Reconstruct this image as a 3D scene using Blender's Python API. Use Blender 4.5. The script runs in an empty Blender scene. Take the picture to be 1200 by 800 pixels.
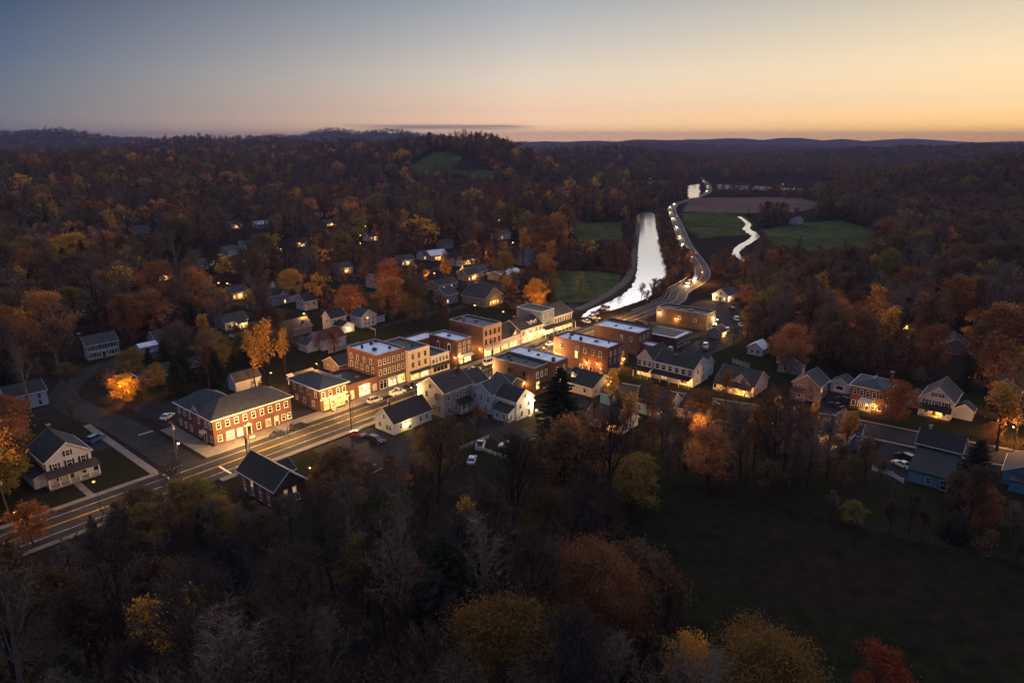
import bpy, math, random
from mathutils import Vector, Matrix
import numpy as np
R = math.radians
sc = bpy.context.scene
COL = sc.collection
rnd = random.Random(7)

# ------------------------------------------------------------------ camera geometry (used to survey the town from the photo)
H = 75.0; F = 800.0; TH = math.atan(235/800); SN, CS = math.sin(TH), math.cos(TH)
def P(px, py, z=0.0):
    u = (px-600)/F; v = (py-400)/F
    t = (H-z)/(SN+v*CS)
    return (u*t, (CS-v*SN)*t)
def Q(x, y, z=0.0):
    d = y*CS+(H-z)*SN
    if d < 1: return (-9999, -9999)
    return (600+F*x/d, 400+F*((H-z)*CS-y*SN)/d)
AN = R(49.5); EX, EY = math.cos(AN), math.sin(AN); S0 = (-76.0, 160.0)
def st(s, t): return (S0[0]+s*EX-t*EY, S0[1]+s*EY+t*EX)
def to_st(x, y):
    dx, dy = x-S0[0], y-S0[1]
    return (dx*EX+dy*EY, -dx*EY+dy*EX)

# ------------------------------------------------------------------ terrain
def sm(a): 
    a = max(0.0, min(1.0, a)); return a*a*(3-2*a)
BUMPS = [(-110,1330,360,400,60),(740,880,350,340,42),(1800,2500,1150,750,40),(-2500,3600,1300,900,90),(-920,2350,480,480,62),
         (-1200,5600,1500,900,122),(3200,8500,6500,1000,94),(1000,5000,1900,700,40),(-420,2000,520,420,36),(300,2100,420,380,34),(-5200,6500,2600,1500,150)]
def hz(x, y):
    z = 0.0
    for cx, cy, rx, ry, h in BUMPS:
        q = ((x-cx)/rx)**2+((y-cy)/ry)**2
        if q < 1: z += h*(1-q)**2*(1+0.12*math.sin(x*.013+y*.007)+.08*math.sin(x*.031-y*.022))
    z += 36*sm((-x-170)/420)*sm((y-330)/520)*(1-.6*sm((y-1500)/800))
    r = math.hypot(x, y)
    k = sm((r-1150)/1200)
    if k > 0:
        z += k*(7+7*math.sin(x*.0041+1.3)*math.sin(y*.0033+.4)+4*math.sin(x*.0093+y*.006))
    return z

# ------------------------------------------------------------------ mesh building
class MB:
    def __init__(s): s.v=[]; s.f=[]; s.m=[]; s.mats=[]
    def mi(s, m):
        if m not in s.mats: s.mats.append(m)
        return s.mats.index(m)
    def poly(s, pts, m):
        b=len(s.v); s.v+=[tuple(p) for p in pts]; s.f.append(tuple(range(b,b+len(pts)))); s.m.append(s.mi(m))
    def box(s, x0,y0,z0,x1,y1,z1, m):
        b=len(s.v); s.v+=[(x0,y0,z0),(x1,y0,z0),(x1,y1,z0),(x0,y1,z0),(x0,y0,z1),(x1,y0,z1),(x1,y1,z1),(x0,y1,z1)]
        for q in ((0,3,2,1),(4,5,6,7),(0,1,5,4),(1,2,6,5),(2,3,7,6),(3,0,4,7)):
            s.f.append(tuple(b+i for i in q)); s.m.append(s.mi(m))
    def hull(s, lo, hi, m):            # two polygons of the same length joined
        n=len(lo); b=len(s.v); s.v+=[tuple(p) for p in lo]+[tuple(p) for p in hi]; k=s.mi(m)
        s.f.append(tuple(b+i for i in reversed(range(n)))); s.m.append(k)
        s.f.append(tuple(b+n+i for i in range(n))); s.m.append(k)
        for i in range(n):
            j=(i+1)%n; s.f.append((b+i,b+j,b+n+j,b+n+i)); s.m.append(k)
    def slab(s, quad, th, m):          # quad given counter-clockwise from above, thickened downwards
        s.hull([(p[0],p[1],p[2]-th) for p in quad], quad, m)
    def tube(s, a, b_, r0, r1, n, m, cap=True):
        a=Vector(a); b_=Vector(b_); d=(b_-a)
        if d.length<1e-6: return
        d.normalize(); u=d.orthogonal().normalized(); w=d.cross(u)
        b=len(s.v); k=s.mi(m)
        for c,r in ((a,r0),(b_,r1)):
            for i in range(n):
                an=2*math.pi*i/n; s.v.append(tuple(c+u*(r*math.cos(an))+w*(r*math.sin(an))))
        for i in range(n):
            j=(i+1)%n; s.f.append((b+i,b+j,b+n+j,b+n+i)); s.m.append(k)
        if cap:
            s.f.append(tuple(b+n+i for i in range(n))); s.m.append(k)
            s.f.append(tuple(b+i for i in reversed(range(n)))); s.m.append(k)
    def ball(s, c, r, m, nu=8, nv=5, sz=1.0):
        b=len(s.v); k=s.mi(m)
        for j in range(nv+1):
            ph=math.pi*j/nv
            for i in range(nu):
                an=2*math.pi*i/nu
                s.v.append((c[0]+r*math.sin(ph)*math.cos(an), c[1]+r*math.sin(ph)*math.sin(an), c[2]+r*sz*math.cos(ph)))
        for j in range(nv):
            for i in range(nu):
                i2=(i+1)%nu; s.f.append((b+j*nu+i,b+(j+1)*nu+i,b+(j+1)*nu+i2,b+j*nu+i2)); s.m.append(k)
    def mesh(s, name):
        me=bpy.data.meshes.new(name); me.from_pydata(s.v,[],s.f)
        for m in s.mats: me.materials.append(m)
        me.polygons.foreach_set('material_index', s.m); me.update()
        return me
    def obj(s, name, parent=None, loc=(0,0,0), rz=0, smooth=False):
        me=s.mesh(name)
        if smooth:
            me.polygons.foreach_set('use_smooth',[True]*len(me.polygons))
        return put(name, me, parent, loc, rz)
def put(name, me, parent=None, loc=(0,0,0), rz=0, scale=None):
    o=bpy.data.objects.new(name, me); COL.objects.link(o); o.location=loc; o.rotation_euler=(0,0,rz)
    if scale: o.scale=scale
    if parent: o.parent=parent
    return o
def thing(name, label, cat, loc=(0,0,0), rz=0, group=None):
    o=bpy.data.objects.new(name, None); COL.objects.link(o); o.location=loc; o.rotation_euler=(0,0,rz); o.empty_display_size=.5
    return tag(o,label,cat,group)
def tag(o,label=None,cat=None,group=None,kind=None):
    if label: o['label']=label
    if cat: o['category']=cat
    if group: o['group']=group
    if kind: o['kind']=kind
    return o

# ------------------------------------------------------------------ materials
def nt_new(name):
    m=bpy.data.materials.new(name); m.use_nodes=True; nt=m.node_tree; nt.nodes.clear()
    out=nt.nodes.new('ShaderNodeOutputMaterial'); return m,nt,out
def N(nt,t,**k):
    n=nt.nodes.new(t)
    for a,b in k.items(): setattr(n,a,b)
    return n
def mat(name, c, rough=.8, var=.35, sc_=.6, c2=None, sc2=6.0, bump=0.0, metal=0.0, spec=.3, lines=None, coord='Object'):
    """base colour c, broad noise patches towards c2 (or darker) and fine grain; optional lines (direction, period m, depth)."""
    m,nt,out=nt_new(name)
    tc=N(nt,'ShaderNodeTexCoord'); p=N(nt,'ShaderNodeBsdfPrincipled')
    n1=N(nt,'ShaderNodeTexNoise'); n1.inputs['Scale'].default_value=sc_; n1.inputs['Detail'].default_value=5; n1.inputs['Roughness'].default_value=.65
    n2=N(nt,'ShaderNodeTexNoise'); n2.inputs['Scale'].default_value=sc2; n2.inputs['Detail'].default_value=3
    nt.links.new(tc.outputs[coord],n1.inputs['Vector']); nt.links.new(tc.outputs[coord],n2.inputs['Vector'])
    if c2 is None: c2=tuple(x*.5 for x in c)
    mr=N(nt,'ShaderNodeMapRange'); mr.inputs[1].default_value=.38; mr.inputs[2].default_value=.68; mr.inputs[4].default_value=min(1,var*1.6)
    nt.links.new(n1.outputs['Fac'],mr.inputs[0])
    mx=N(nt,'ShaderNodeMix',data_type='RGBA'); mx.inputs[6].default_value=(*c,1); mx.inputs[7].default_value=(*c2,1)
    nt.links.new(mr.outputs[0],mx.inputs[0])
    m2=N(nt,'ShaderNodeMix',data_type='RGBA',blend_type='MULTIPLY'); m2.inputs[0].default_value=1
    r2=N(nt,'ShaderNodeMapRange'); r2.inputs[1].default_value=.3; r2.inputs[2].default_value=.7; r2.inputs[3].default_value=1-var*.6; r2.inputs[4].default_value=1+var*.3
    nt.links.new(n2.outputs['Fac'],r2.inputs[0]); nt.links.new(mx.outputs[2],m2.inputs[6]); nt.links.new(r2.outputs[0],m2.inputs[7])
    last=m2.outputs[2]
    if lines:
        ax,per,dep=lines
        wv=N(nt,'ShaderNodeTexWave',bands_direction=ax,wave_profile='SAW'); wv.inputs['Scale'].default_value=2*math.pi/(20*per) if False else 1/(per*3.183)
        wv.inputs['Distortion'].default_value=.15
        nt.links.new(tc.outputs[coord],wv.inputs['Vector'])
        r3=N(nt,'ShaderNodeMapRange'); r3.inputs[3].default_value=1-dep; r3.inputs[4].default_value=1; r3.inputs[1].default_value=0; r3.inputs[2].default_value=.3
        nt.links.new(wv.outputs['Fac'],r3.inputs[0])
        m3=N(nt,'ShaderNodeMix',data_type='RGBA',blend_type='MULTIPLY'); m3.inputs[0].default_value=1
        nt.links.new(last,m3.inputs[6]); nt.links.new(r3.outputs[0],m3.inputs[7]); last=m3.outputs[2]
    nt.links.new(last,p.inputs['Base Color'])
    p.inputs['Roughness'].default_value=rough; p.inputs['Metallic'].default_value=metal; p.inputs['Specular IOR Level'].default_value=0 if rough>=.9 else spec
    if bump:
        b=N(nt,'ShaderNodeBump'); b.inputs['Strength'].default_value=bump; b.inputs['Distance'].default_value=.1
        nt.links.new(n2.outputs['Fac'],b.inputs['Height']); nt.links.new(b.outputs[0],p.inputs['Normal'])
    nt.links.new(p.outputs[0],out.inputs[0]); return m
def brick(name,c,c2):
    m,nt,out=nt_new(name); tc=N(nt,'ShaderNodeTexCoord'); p=N(nt,'ShaderNodeBsdfPrincipled')
    # brick courses are laid on the wall whichever way it runs: use x+y along the wall and z up
    sx=N(nt,'ShaderNodeSeparateXYZ'); ad=N(nt,'ShaderNodeMath',operation='ADD'); cb=N(nt,'ShaderNodeCombineXYZ')
    nt.links.new(tc.outputs['Object'],sx.inputs[0]); nt.links.new(sx.outputs[0],ad.inputs[0]); nt.links.new(sx.outputs[1],ad.inputs[1])
    nt.links.new(ad.outputs[0],cb.inputs[0]); nt.links.new(sx.outputs[2],cb.inputs[1])
    bt=N(nt,'ShaderNodeTexBrick'); bt.inputs['Scale'].default_value=1; bt.inputs['Brick Width'].default_value=.42; bt.inputs['Row Height'].default_value=.15
    bt.inputs['Mortar Size'].default_value=.02; bt.inputs['Color1'].default_value=(*c,1); bt.inputs['Color2'].default_value=(*c2,1); bt.inputs['Mortar'].default_value=(c[0]*.7+.05,c[1]*.8+.05,c[2]*.8+.04,1)
    nt.links.new(cb.outputs[0],bt.inputs['Vector'])
    n1=N(nt,'ShaderNodeTexNoise'); n1.inputs['Scale'].default_value=.35; n1.inputs['Detail'].default_value=6; n1.inputs['Roughness'].default_value=.7
    nt.links.new(tc.outputs['Object'],n1.inputs['Vector'])
    r2=N(nt,'ShaderNodeMapRange'); r2.inputs[1].default_value=.3; r2.inputs[2].default_value=.7; r2.inputs[3].default_value=.6; r2.inputs[4].default_value=1.15
    nt.links.new(n1.outputs['Fac'],r2.inputs[0])
    m2=N(nt,'ShaderNodeMix',data_type='RGBA',blend_type='MULTIPLY'); m2.inputs[0].default_value=1
    nt.links.new(bt.outputs['Color'],m2.inputs[6]); nt.links.new(r2.outputs[0],m2.inputs[7]); nt.links.new(m2.outputs[2],p.inputs['Base Color'])
    p.inputs['Roughness'].default_value=.9; nt.links.new(p.outputs[0],out.inputs[0]); return m
def emis(name,c,s,var=0.0,scale=1.2):
    m,nt,out=nt_new(name); e=N(nt,'ShaderNodeEmission'); e.inputs[0].default_value=(*c,1); e.inputs[1].default_value=s
    if var:
        tc=N(nt,'ShaderNodeTexCoord'); n1=N(nt,'ShaderNodeTexNoise'); n1.inputs['Scale'].default_value=scale; n1.inputs['Detail'].default_value=4; n1.inputs['Roughness'].default_value=.7
        oi=N(nt,'ShaderNodeObjectInfo'); av=N(nt,'ShaderNodeVectorMath',operation='ADD'); 
        nt.links.new(tc.outputs['Object'],av.inputs[0]); nt.links.new(oi.outputs['Location'],av.inputs[1]); nt.links.new(av.outputs[0],n1.inputs['Vector'])
        mr=N(nt,'ShaderNodeMapRange'); mr.inputs[1].default_value=.36; mr.inputs[2].default_value=.64; mr.inputs[3].default_value=s*(1-var); mr.inputs[4].default_value=s*(1+var*.6)
        nt.links.new(n1.outputs['Fac'],mr.inputs[0]); nt.links.new(mr.outputs[0],e.inputs[1])
    nt.links.new(e.outputs[0],out.inputs[0])
    return m
def leafmat(name, cols, tr=.3, scale=.25):
    """foliage: hue picked per tree from cols, varied from clump to clump."""
    m,nt,out=nt_new(name); oi=N(nt,'ShaderNodeObjectInfo'); cr=N(nt,'ShaderNodeValToRGB'); cr.color_ramp.interpolation='LINEAR'
    els=cr.color_ramp.elements
    for i,c in enumerate(cols):
        pos=i/max(1,len(cols)-1)
        e=els[i] if i<2 else els.new(pos)
        e.position=pos; e.color=(*c,1)
    if len(cols)==1: els[1].color=(*cols[0],1)
    tc=N(nt,'ShaderNodeTexCoord'); n1=N(nt,'ShaderNodeTexNoise'); n1.inputs['Scale'].default_value=scale; n1.inputs['Detail'].default_value=4
    nt.links.new(tc.outputs['Object'],n1.inputs['Vector'])
    ad=N(nt,'ShaderNodeMath',operation='MULTIPLY_ADD'); ad.inputs[1].default_value=.9; ad.inputs[2].default_value=-.45
    nt.links.new(n1.outputs['Fac'],ad.inputs[0]); a2=N(nt,'ShaderNodeMath',operation='ADD'); nt.links.new(oi.outputs['Random'],a2.inputs[0]); nt.links.new(ad.outputs[0],a2.inputs[1])
    nt.links.new(a2.outputs[0],cr.inputs[0])
    n2=N(nt,'ShaderNodeTexNoise'); n2.inputs['Scale'].default_value=1.7; nt.links.new(tc.outputs['Object'],n2.inputs['Vector'])
    r2=N(nt,'ShaderNodeMapRange'); r2.inputs[1].default_value=.3; r2.inputs[2].default_value=.7; r2.inputs[3].default_value=.6; r2.inputs[4].default_value=1.3; nt.links.new(n2.outputs['Fac'],r2.inputs[0])
    m2=N(nt,'ShaderNodeMix',data_type='RGBA',blend_type='MULTIPLY'); m2.inputs[0].default_value=1; nt.links.new(cr.outputs[0],m2.inputs[6]); nt.links.new(r2.outputs[0],m2.inputs[7])
    d=N(nt,'ShaderNodeBsdfDiffuse'); t=N(nt,'ShaderNodeBsdfTranslucent'); ms=N(nt,'ShaderNodeMixShader'); ms.inputs[0].default_value=tr
    nt.links.new(m2.outputs[2],d.inputs[0]); nt.links.new(m2.outputs[2],t.inputs[0]); nt.links.new(d.outputs[0],ms.inputs[1]); nt.links.new(t.outputs[0],ms.inputs[2]); nt.links.new(ms.outputs[0],out.inputs[0])
    return m

M = dict(
 brick_red=brick('brick_red',(0.1025,0.0295,0.0221),(0.1312,0.0394,0.0279)), brick_orange=brick('brick_orange',(0.1230,0.0410,0.0262),(0.1517,0.0508,0.0328)),
 brick_dark=brick('brick_dark',(0.0779,0.0295,0.0279),(0.0984,0.0369,0.0344)), brick_pink=brick('brick_pink',(.34,.19,.15),(.38,.22,.17)), brick_brown=brick('brick_brown',(0.0861,0.0426,0.0295),(0.1066,0.0533,0.0369)),
 cream=mat('cream_paint',(.52,.42,.36),.7,.2), white=mat('white_clapboard',(.46,.50,.59),.7,.2,lines=('Z',.2,.25)), bluewhite=mat('pale_blue_clapboard',(.38,.46,.60),.7,.2,lines=('Z',.2,.25)),
 grey=mat('grey_clapboard',(.23,.22,.25),.75,.2,lines=('Z',.2,.25)), greyblue=mat('blue_grey_clapboard',(.21,.26,.36),.75,.2,lines=('Z',.2,.25)), teal=mat('teal_blue_clapboard',(.09,.28,.40),.75,.2,lines=('Z',.2,.25)),
 tan=mat('tan_clapboard',(.28,.22,.18),.75,.2,lines=('Z',.2,.25)), darkwood=mat('dark_brown_clapboard',(.07,.05,.045),.8,.2,lines=('Z',.2,.25)),
 trim=mat('white_trim',(.62,.63,.65),.6,.12), darktrim=mat('dark_trim',(.03,.03,.033),.6,.2), shutter=mat('black_shutter',(.012,.013,.016),.6,.1),
 sh_teal=mat('slate_teal_shingle',(0.0231,0.0370,0.0462),.75,.4,lines=('Z',.16,.3),sc2=9), sh_dark=mat('charcoal_shingle',(0.0145,0.0158,0.0198),.75,.4,sc2=9,lines=('Z',.16,.3)), sh_brown=mat('brown_shingle',(0.0495,0.0383,0.0363),.8,.4,sc2=9,lines=('Z',.16,.3)),
 sh_grey=mat('grey_shingle',(0.0561,0.0548,0.0594),.8,.4,sc2=9,lines=('Z',.16,.3)), sh_red=mat('red_brown_shingle',(0.0660,0.0264,0.0198),.8,.4,sc2=9,lines=('Z',.16,.3)), sh_blue=mat('blue_grey_shingle',(0.0330,0.0429,0.0561),.75,.4,sc2=9,lines=('Z',.16,.3)),
 membrane=mat('white_roof_membrane',(.74,.80,.90),.5,.45,.35,c2=(.36,.40,.50),sc2=2.2), black_roof=mat('black_tar_roof',(.014,.015,.019),.6,.5,.3), grey_roof=mat('grey_roll_roof',(.10,.11,.14),.6,.4,.3), blue_roof=mat('blue_grey_roll_roof',(.055,.07,.10),.6,.4,.3),
 stone=mat('cap_stone',(.40,.36,.33),.8,.25), concrete=mat('concrete_walk',(.2,.18,.165),.9,.35,.5,sc2=4), asphalt=mat('asphalt',(.034,.032,.033),.85,.7,.22,c2=(.019,.018,.022),sc2=2.2,coord='Object',spec=.08),
 asphalt_old=mat('worn_asphalt',(.024,.023,.028),.85,.7,.15,c2=(.012,.012,.016),sc2=2,spec=.08),
 road_far=mat('valley_road_asphalt',(.042,.042,.052),.8,.3,.05,sc2=1,spec=.1),
 paint=mat('white_road_paint',(.55,.55,.55),.7,.3), yellow=mat('yellow_road_paint',(.55,.34,.06),.7,.3),
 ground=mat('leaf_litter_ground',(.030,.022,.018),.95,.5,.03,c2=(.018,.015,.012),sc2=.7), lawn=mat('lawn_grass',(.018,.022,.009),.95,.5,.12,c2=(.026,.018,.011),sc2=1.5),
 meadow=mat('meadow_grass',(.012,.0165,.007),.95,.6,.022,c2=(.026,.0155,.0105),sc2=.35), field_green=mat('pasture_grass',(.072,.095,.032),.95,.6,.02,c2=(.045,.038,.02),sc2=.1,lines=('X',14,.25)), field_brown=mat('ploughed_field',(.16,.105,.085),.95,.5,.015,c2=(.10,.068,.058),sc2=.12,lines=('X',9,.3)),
 field_pale=mat('stubble_field',(.26,.20,.17),.95,.5,.01,sc2=.1), marsh=mat('brown_marsh',(.034,.025,.022),.95,.4,.02,sc2=.3), bank=mat('grassy_bank',(.05,.042,.022),.95,.5,.05,sc2=.5), gravel=mat('gravel_path',(.13,.112,.105),.95,.25,.3),
 glass=mat('dark_window_glass',(.012,.014,.018),.08,.1,spec=.6), metal=mat('grey_metal',(.25,.25,.27),.5,.25,metal=.6), black_metal=mat('black_metal',(.02,.02,.022),.5,.2), wood=mat('weathered_pole_wood',(.11,.085,.07),.9,.4,sc2=8),
 awning_w=mat('white_canvas_awning',(.6,.57,.5),.8,.15), awning_d=mat('dark_canvas_awning',(.03,.032,.03),.8,.15), door=mat('dark_painted_door',(.05,.03,.025),.5,.2),
 lit=emis('lit_window_warm',(1,.54,.16),2.3,.75,1.6), lit_w=emis('lit_window_pale',(1,.72,.36),1.6,.7,1.6), lit_dim=emis('lit_window_dim',(1,.58,.24),.6,.7,1.4), shop=emis('lit_shop_warm',(1,.52,.13),2.0,.9,1.1), shop_w=emis('lit_shop_pale',(1,.70,.32),1.9,.9,1.1), porchlit=emis('lit_porch_amber',(1,.46,.08),1.3,.9,1.0),
 bulb=emis('amber_lamp_glass',(1,.52,.15),7), bulb_w=emis('white_lamp_glass',(1,.84,.56),14), bulb_far=emis('distant_lamp_glass',(1,.48,.13),7),
 headl=emis('headlight_glass',(1,.74,.38),26), taill=emis('tail_light_glass',(1,.05,.02),8), taild=mat('tail_light_off',(.18,.01,.01),.3,.1),
 tyre=mat('tyre_rubber',(.012,.012,.012),.9,.2), rim=mat('wheel_rim',(.3,.3,.32),.4,.2,metal=.7),
)
def carpaint(name,c): 
    m,nt,out=nt_new(name); p=N(nt,'ShaderNodeBsdfPrincipled'); p.inputs['Base Color'].default_value=(*c,1); p.inputs['Roughness'].default_value=.3; p.inputs['Coat Weight'].default_value=.4
    nt.links.new(p.outputs[0],out.inputs[0]); return m
CARC={'white':(.62,.63,.65),'black':(.012,.012,.014),'silver':(.33,.34,.36),'blue':(.03,.08,.2),'red':(.2,.02,.02),'grey':(.09,.09,.1),'dark blue':(.015,.025,.06)}
CARM={k:carpaint(k.replace(' ','_')+'_car_paint',v) for k,v in CARC.items()}
HAZE=.0001; EXPO=.12
# ------------------------------------------------------------------ building kit
FACE={'S':(0.0,0),'W':(-90.0,1),'N':(180.0,2),'E':(90.0,3)}
CLEAR=[]      # (px0,py0,px1,py1,strength): what the photo shows clear of loose trees
FOOT=[]       # footprints in street coordinates
_mc={}
def win_mesh(kind,w,h,frame):
    k=('w',kind,round(w,2),round(h,2),frame)
    if k not in _mc:
        b=MB(); f=M[frame]; t=.12; d=.09
        b.box(-w/2-t,-d,0,-w/2,0,h,f); b.box(w/2,-d,0,w/2+t,0,h,f); b.box(-w/2-t,-d,h,w/2+t,0,h+t*1.2,f); b.box(-w/2-t-.06,-d-.07,-.14,w/2+t+.06,0,0,f)
        if kind=='sash':
            b.box(-w/2,-d*.8,h*.5-.04,w/2,-.025,h*.5+.04,f); b.box(-.025,-d*.8,h*.5+.04,.025,-.025,h,f)
        elif kind=='shop':
            n=max(1,int(round(w/1.5)))
            for i in range(1,n): x=-w/2+w*i/n; b.box(x-.05,-d*.8,0,x+.05,-.025,h,f)
            b.box(-w/2,-d*.7,h*.72,w/2,-.025,h*.72+.07,f)
        elif kind=='arch':
            pts=[(math.cos(a)*(w/2+t),-d,h+math.sin(a)*(w/2+t)) for a in [math.pi*i/8 for i in range(9)]]
            b.hull([(p[0],0,p[2]) for p in pts],pts,f)
        _mc[k]=b.mesh('window_frame')
    return _mc[k]
def pane_mesh(w,h,m):
    k=('p',round(w,2),round(h,2),m)
    if k not in _mc:
        b=MB(); b.poly([(-w/2,-.02,0),(w/2,-.02,0),(w/2,-.02,h),(-w/2,-.02,h)],M[m]); _mc[k]=b.mesh('pane')
    return _mc[k]
def shut_mesh(w,h,m='shutter'):
    k=('s',round(w,2),round(h,2),m)
    if k not in _mc:
        b=MB(); b.box(-w/2,-.06,-.05,w/2,0,h+.05,M[m]); _mc[k]=b.mesh('shutter')
    return _mc[k]
class Bld:
    def __init__(s,name,label,cat,s0,t0,rot=0,group=None,clear=.9,z=0):
        x,y=st(s0,t0); s.rz=AN+R(rot); s.o=thing(name,label,cat,(x,y,z),s.rz,group); s.vols=[]; s.clear=clear; s.x,s.y,s.z=x,y,z; s.lastroof=None
    def w2(s,x,y): c,n=math.cos(s.rz),math.sin(s.rz); return (s.x+x*c-y*n, s.y+x*n+y*c)
    def vol(s,x0,y0,x1,y1,h,roof='gx',rise=2.5,wall='white',rm='sh_dark',ov=.45,z0=0,parapet=.5,trim='trim'):
        o=s.o; wm=M[wall]; b=MB(); top=h
        s.vols.append((x0,y0,x1,y1,h,z0))
        if roof=='flat':
            top=h-parapet
        for q in ([(x0,y0),(x1,y0)],[(x1,y0),(x1,y1)],[(x1,y1),(x0,y1)],[(x0,y1),(x0,y0)]):
            (a,c),(d,e)=q; b.poly([(a,c,z0),(d,e,z0),(d,e,top),(a,c,top)],wm)
        xm,ym=(x0+x1)/2,(y0+y1)/2
        if roof=='gx':
            b.poly([(x0,y1,top),(x0,y0,top),(x0,ym,top+rise)],wm); b.poly([(x1,y0,top),(x1,y1,top),(x1,ym,top+rise)],wm)
        if roof=='gy':
            b.poly([(x0,y0,top),(x1,y0,top),(xm,y0,top+rise)],wm); b.poly([(x1,y1,top),(x0,y1,top),(xm,y1,top+rise)],wm)
        if roof=='shw':  # high side at x1
            b.poly([(x1,y0,top),(x1,y1,top),(x1,y1,top+rise),(x1,y0,top+rise)],wm); b.poly([(x0,y0,top),(x1,y0,top),(x1,y0,top+rise)],wm); b.poly([(x1,y1,top),(x0,y1,top),(x1,y1,top+rise)],wm)
        b.obj('wall',o)
        r=MB(); k=M[rm]; T=M[trim]; th=.16
        if roof=='flat':
            r.poly([(x0,y0,top),(x1,y0,top),(x1,y1,top),(x0,y1,top)],k)
            ro=r.obj('roof',o)
            pm=MB(); w=.28
            pm.box(x0,y0,top,x1,y0+w,h,wm); pm.box(x0,y1-w,top,x1,y1,h,wm); pm.box(x0,y0+w,top,x0+w,y1-w,h,wm); pm.box(x1-w,y0+w,top,x1,y1-w,h,wm)
            pm.obj('parapet',o)
            cm=MB(); e=.06
            cm.box(x0-e,y0-e,h,x1+e,y0+w+e,h+.12,T); cm.box(x0-e,y1-w-e,h,x1+e,y1+e,h+.12,T); cm.box(x0-e,y0+w+e,h,x0+w+e,y1-w-e,h+.12,T); cm.box(x1-w-e,y0+w+e,h,x1+e,y1-w-e,h+.12,T)
            cm.obj('coping',o)
        elif roof in('gx','gy'):
            if roof=='gx':
                sl=rise/(ym-y0); dz=ov*sl; X0,X1=x0-ov*.7,x1+ov*.7; u=top+th
                r.slab([(X0,y0-ov,u-dz),(X1,y0-ov,u-dz),(X1,ym,u+rise),(X0,ym,u+rise)],th,k)
                r.slab([(X0,ym,u+rise),(X1,ym,u+rise),(X1,y1+ov,u-dz),(X0,y1+ov,u-dz)],th,k)
                ro=r.obj('roof',o)
                g=MB()
                for X in (X0-.05,X1+.003):
                    for Y,d in ((y0-ov,1),(y1+ov,-1)):
                        g.hull([(X,Y,u-dz-.26),(X,ym,u+rise-.26),(X,ym,u+rise+.03),(X,Y,u-dz+.03)],[(X+.047,Y,u-dz-.26),(X+.047,ym,u+rise-.26),(X+.047,ym,u+rise+.03),(X+.047,Y,u-dz+.03)],T)
                for Y in (y0-ov-.1,y1+ov+.003): g.box(X0,Y,u-dz-.2,X1,Y+.09,u-dz+.0,T)
                g.obj('roof_trim',o)
            else:
                sl=rise/(xm-x0); dz=ov*sl; Y0,Y1=y0-ov*.7,y1+ov*.7; u=top+th
                r.slab([(x0-ov,Y0,u-dz),(xm,Y0,u+rise),(xm,Y1,u+rise),(x0-ov,Y1,u-dz)],th,k)
                r.slab([(xm,Y0,u+rise),(x1+ov,Y0,u-dz),(x1+ov,Y1,u-dz),(xm,Y1,u+rise)],th,k)
                ro=r.obj('roof',o)
                g=MB()
                for Y in (Y0-.05,Y1+.003):
                    for X in (x0-ov,x1+ov):
                        g.hull([(X,Y,u-dz-.26),(xm,Y,u+rise-.26),(xm,Y,u+rise+.03),(X,Y,u-dz+.03)],[(X,Y+.047,u-dz-.26),(xm,Y+.047,u+rise-.26),(xm,Y+.047,u+rise+.03),(X,Y+.047,u-dz+.03)],T)
                for X in (x0-ov-.1,x1+ov+.003): g.box(X,Y0,u-dz-.2,X+.09,Y1,u-dz,T)
                g.obj('roof_trim',o)
        elif roof=='hip':
            a,c,d,e=x0-ov,y0-ov,x1+ov,y1+ov; q=min(d-a,e-c)/2
            if d-a>=e-c: r1,r2=(a+q,(c+e)/2),(d-q-.001,(c+e)/2)
            else: r1,r2=((a+d)/2,c+q),((a+d)/2,e-q-.001)
            zt=top+rise
            if d-a>=e-c:
                r.poly([(a,c,top),(d,c,top),(*r2,zt),(*r1,zt)],k); r.poly([(d,c,top),(d,e,top),(*r2,zt)],k); r.poly([(d,e,top),(a,e,top),(*r1,zt),(*r2,zt)],k); r.poly([(a,e,top),(a,c,top),(*r1,zt)],k)
            else:
                r.poly([(a,c,top),(d,c,top),(*r1,zt)],k); r.poly([(d,c,top),(d,e,top),(*r2,zt),(*r1,zt)],k); r.poly([(d,e,top),(a,e,top),(*r2,zt)],k); r.poly([(a,e,top),(a,c,top),(*r1,zt),(*r2,zt)],k)
            r.poly([(a,e,top-.003),(d,e,top-.003),(d,c,top-.003),(a,c,top-.003)],T)
            ro=r.obj('roof',o)
            g=MB(); w=.14
            g.box(a-w,c-w,top-.22,d+w,c,top+.05,T); g.box(a-w,e,top-.22,d+w,e+w,top+.05,T); g.box(a-w,c,top-.22,a,e,top+.05,T); g.box(d,c,top-.22,d+w,e,top+.05,T); g.obj('cornice',o)
        elif roof=='shw':
            r.slab([(x0-ov,y0-ov,top+th-ov*rise/(x1-x0)),(x1,y0-ov,top+th+rise),(x1,y1+ov,top+th+rise),(x0-ov,y1+ov,top+th-ov*rise/(x1-x0))],th,k); ro=r.obj('roof',o)
        s.lastroof=ro; return s
    def _face(s,v,f,a):
        x0,y0,x1,y1=v[:4]
        return {'S':(x0+a,y0,0),'W':(x0,y0+a,R(-90)),'N':(x0+a,y1,R(180)),'E':(x1,y0+a,R(90))}[f]
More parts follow.
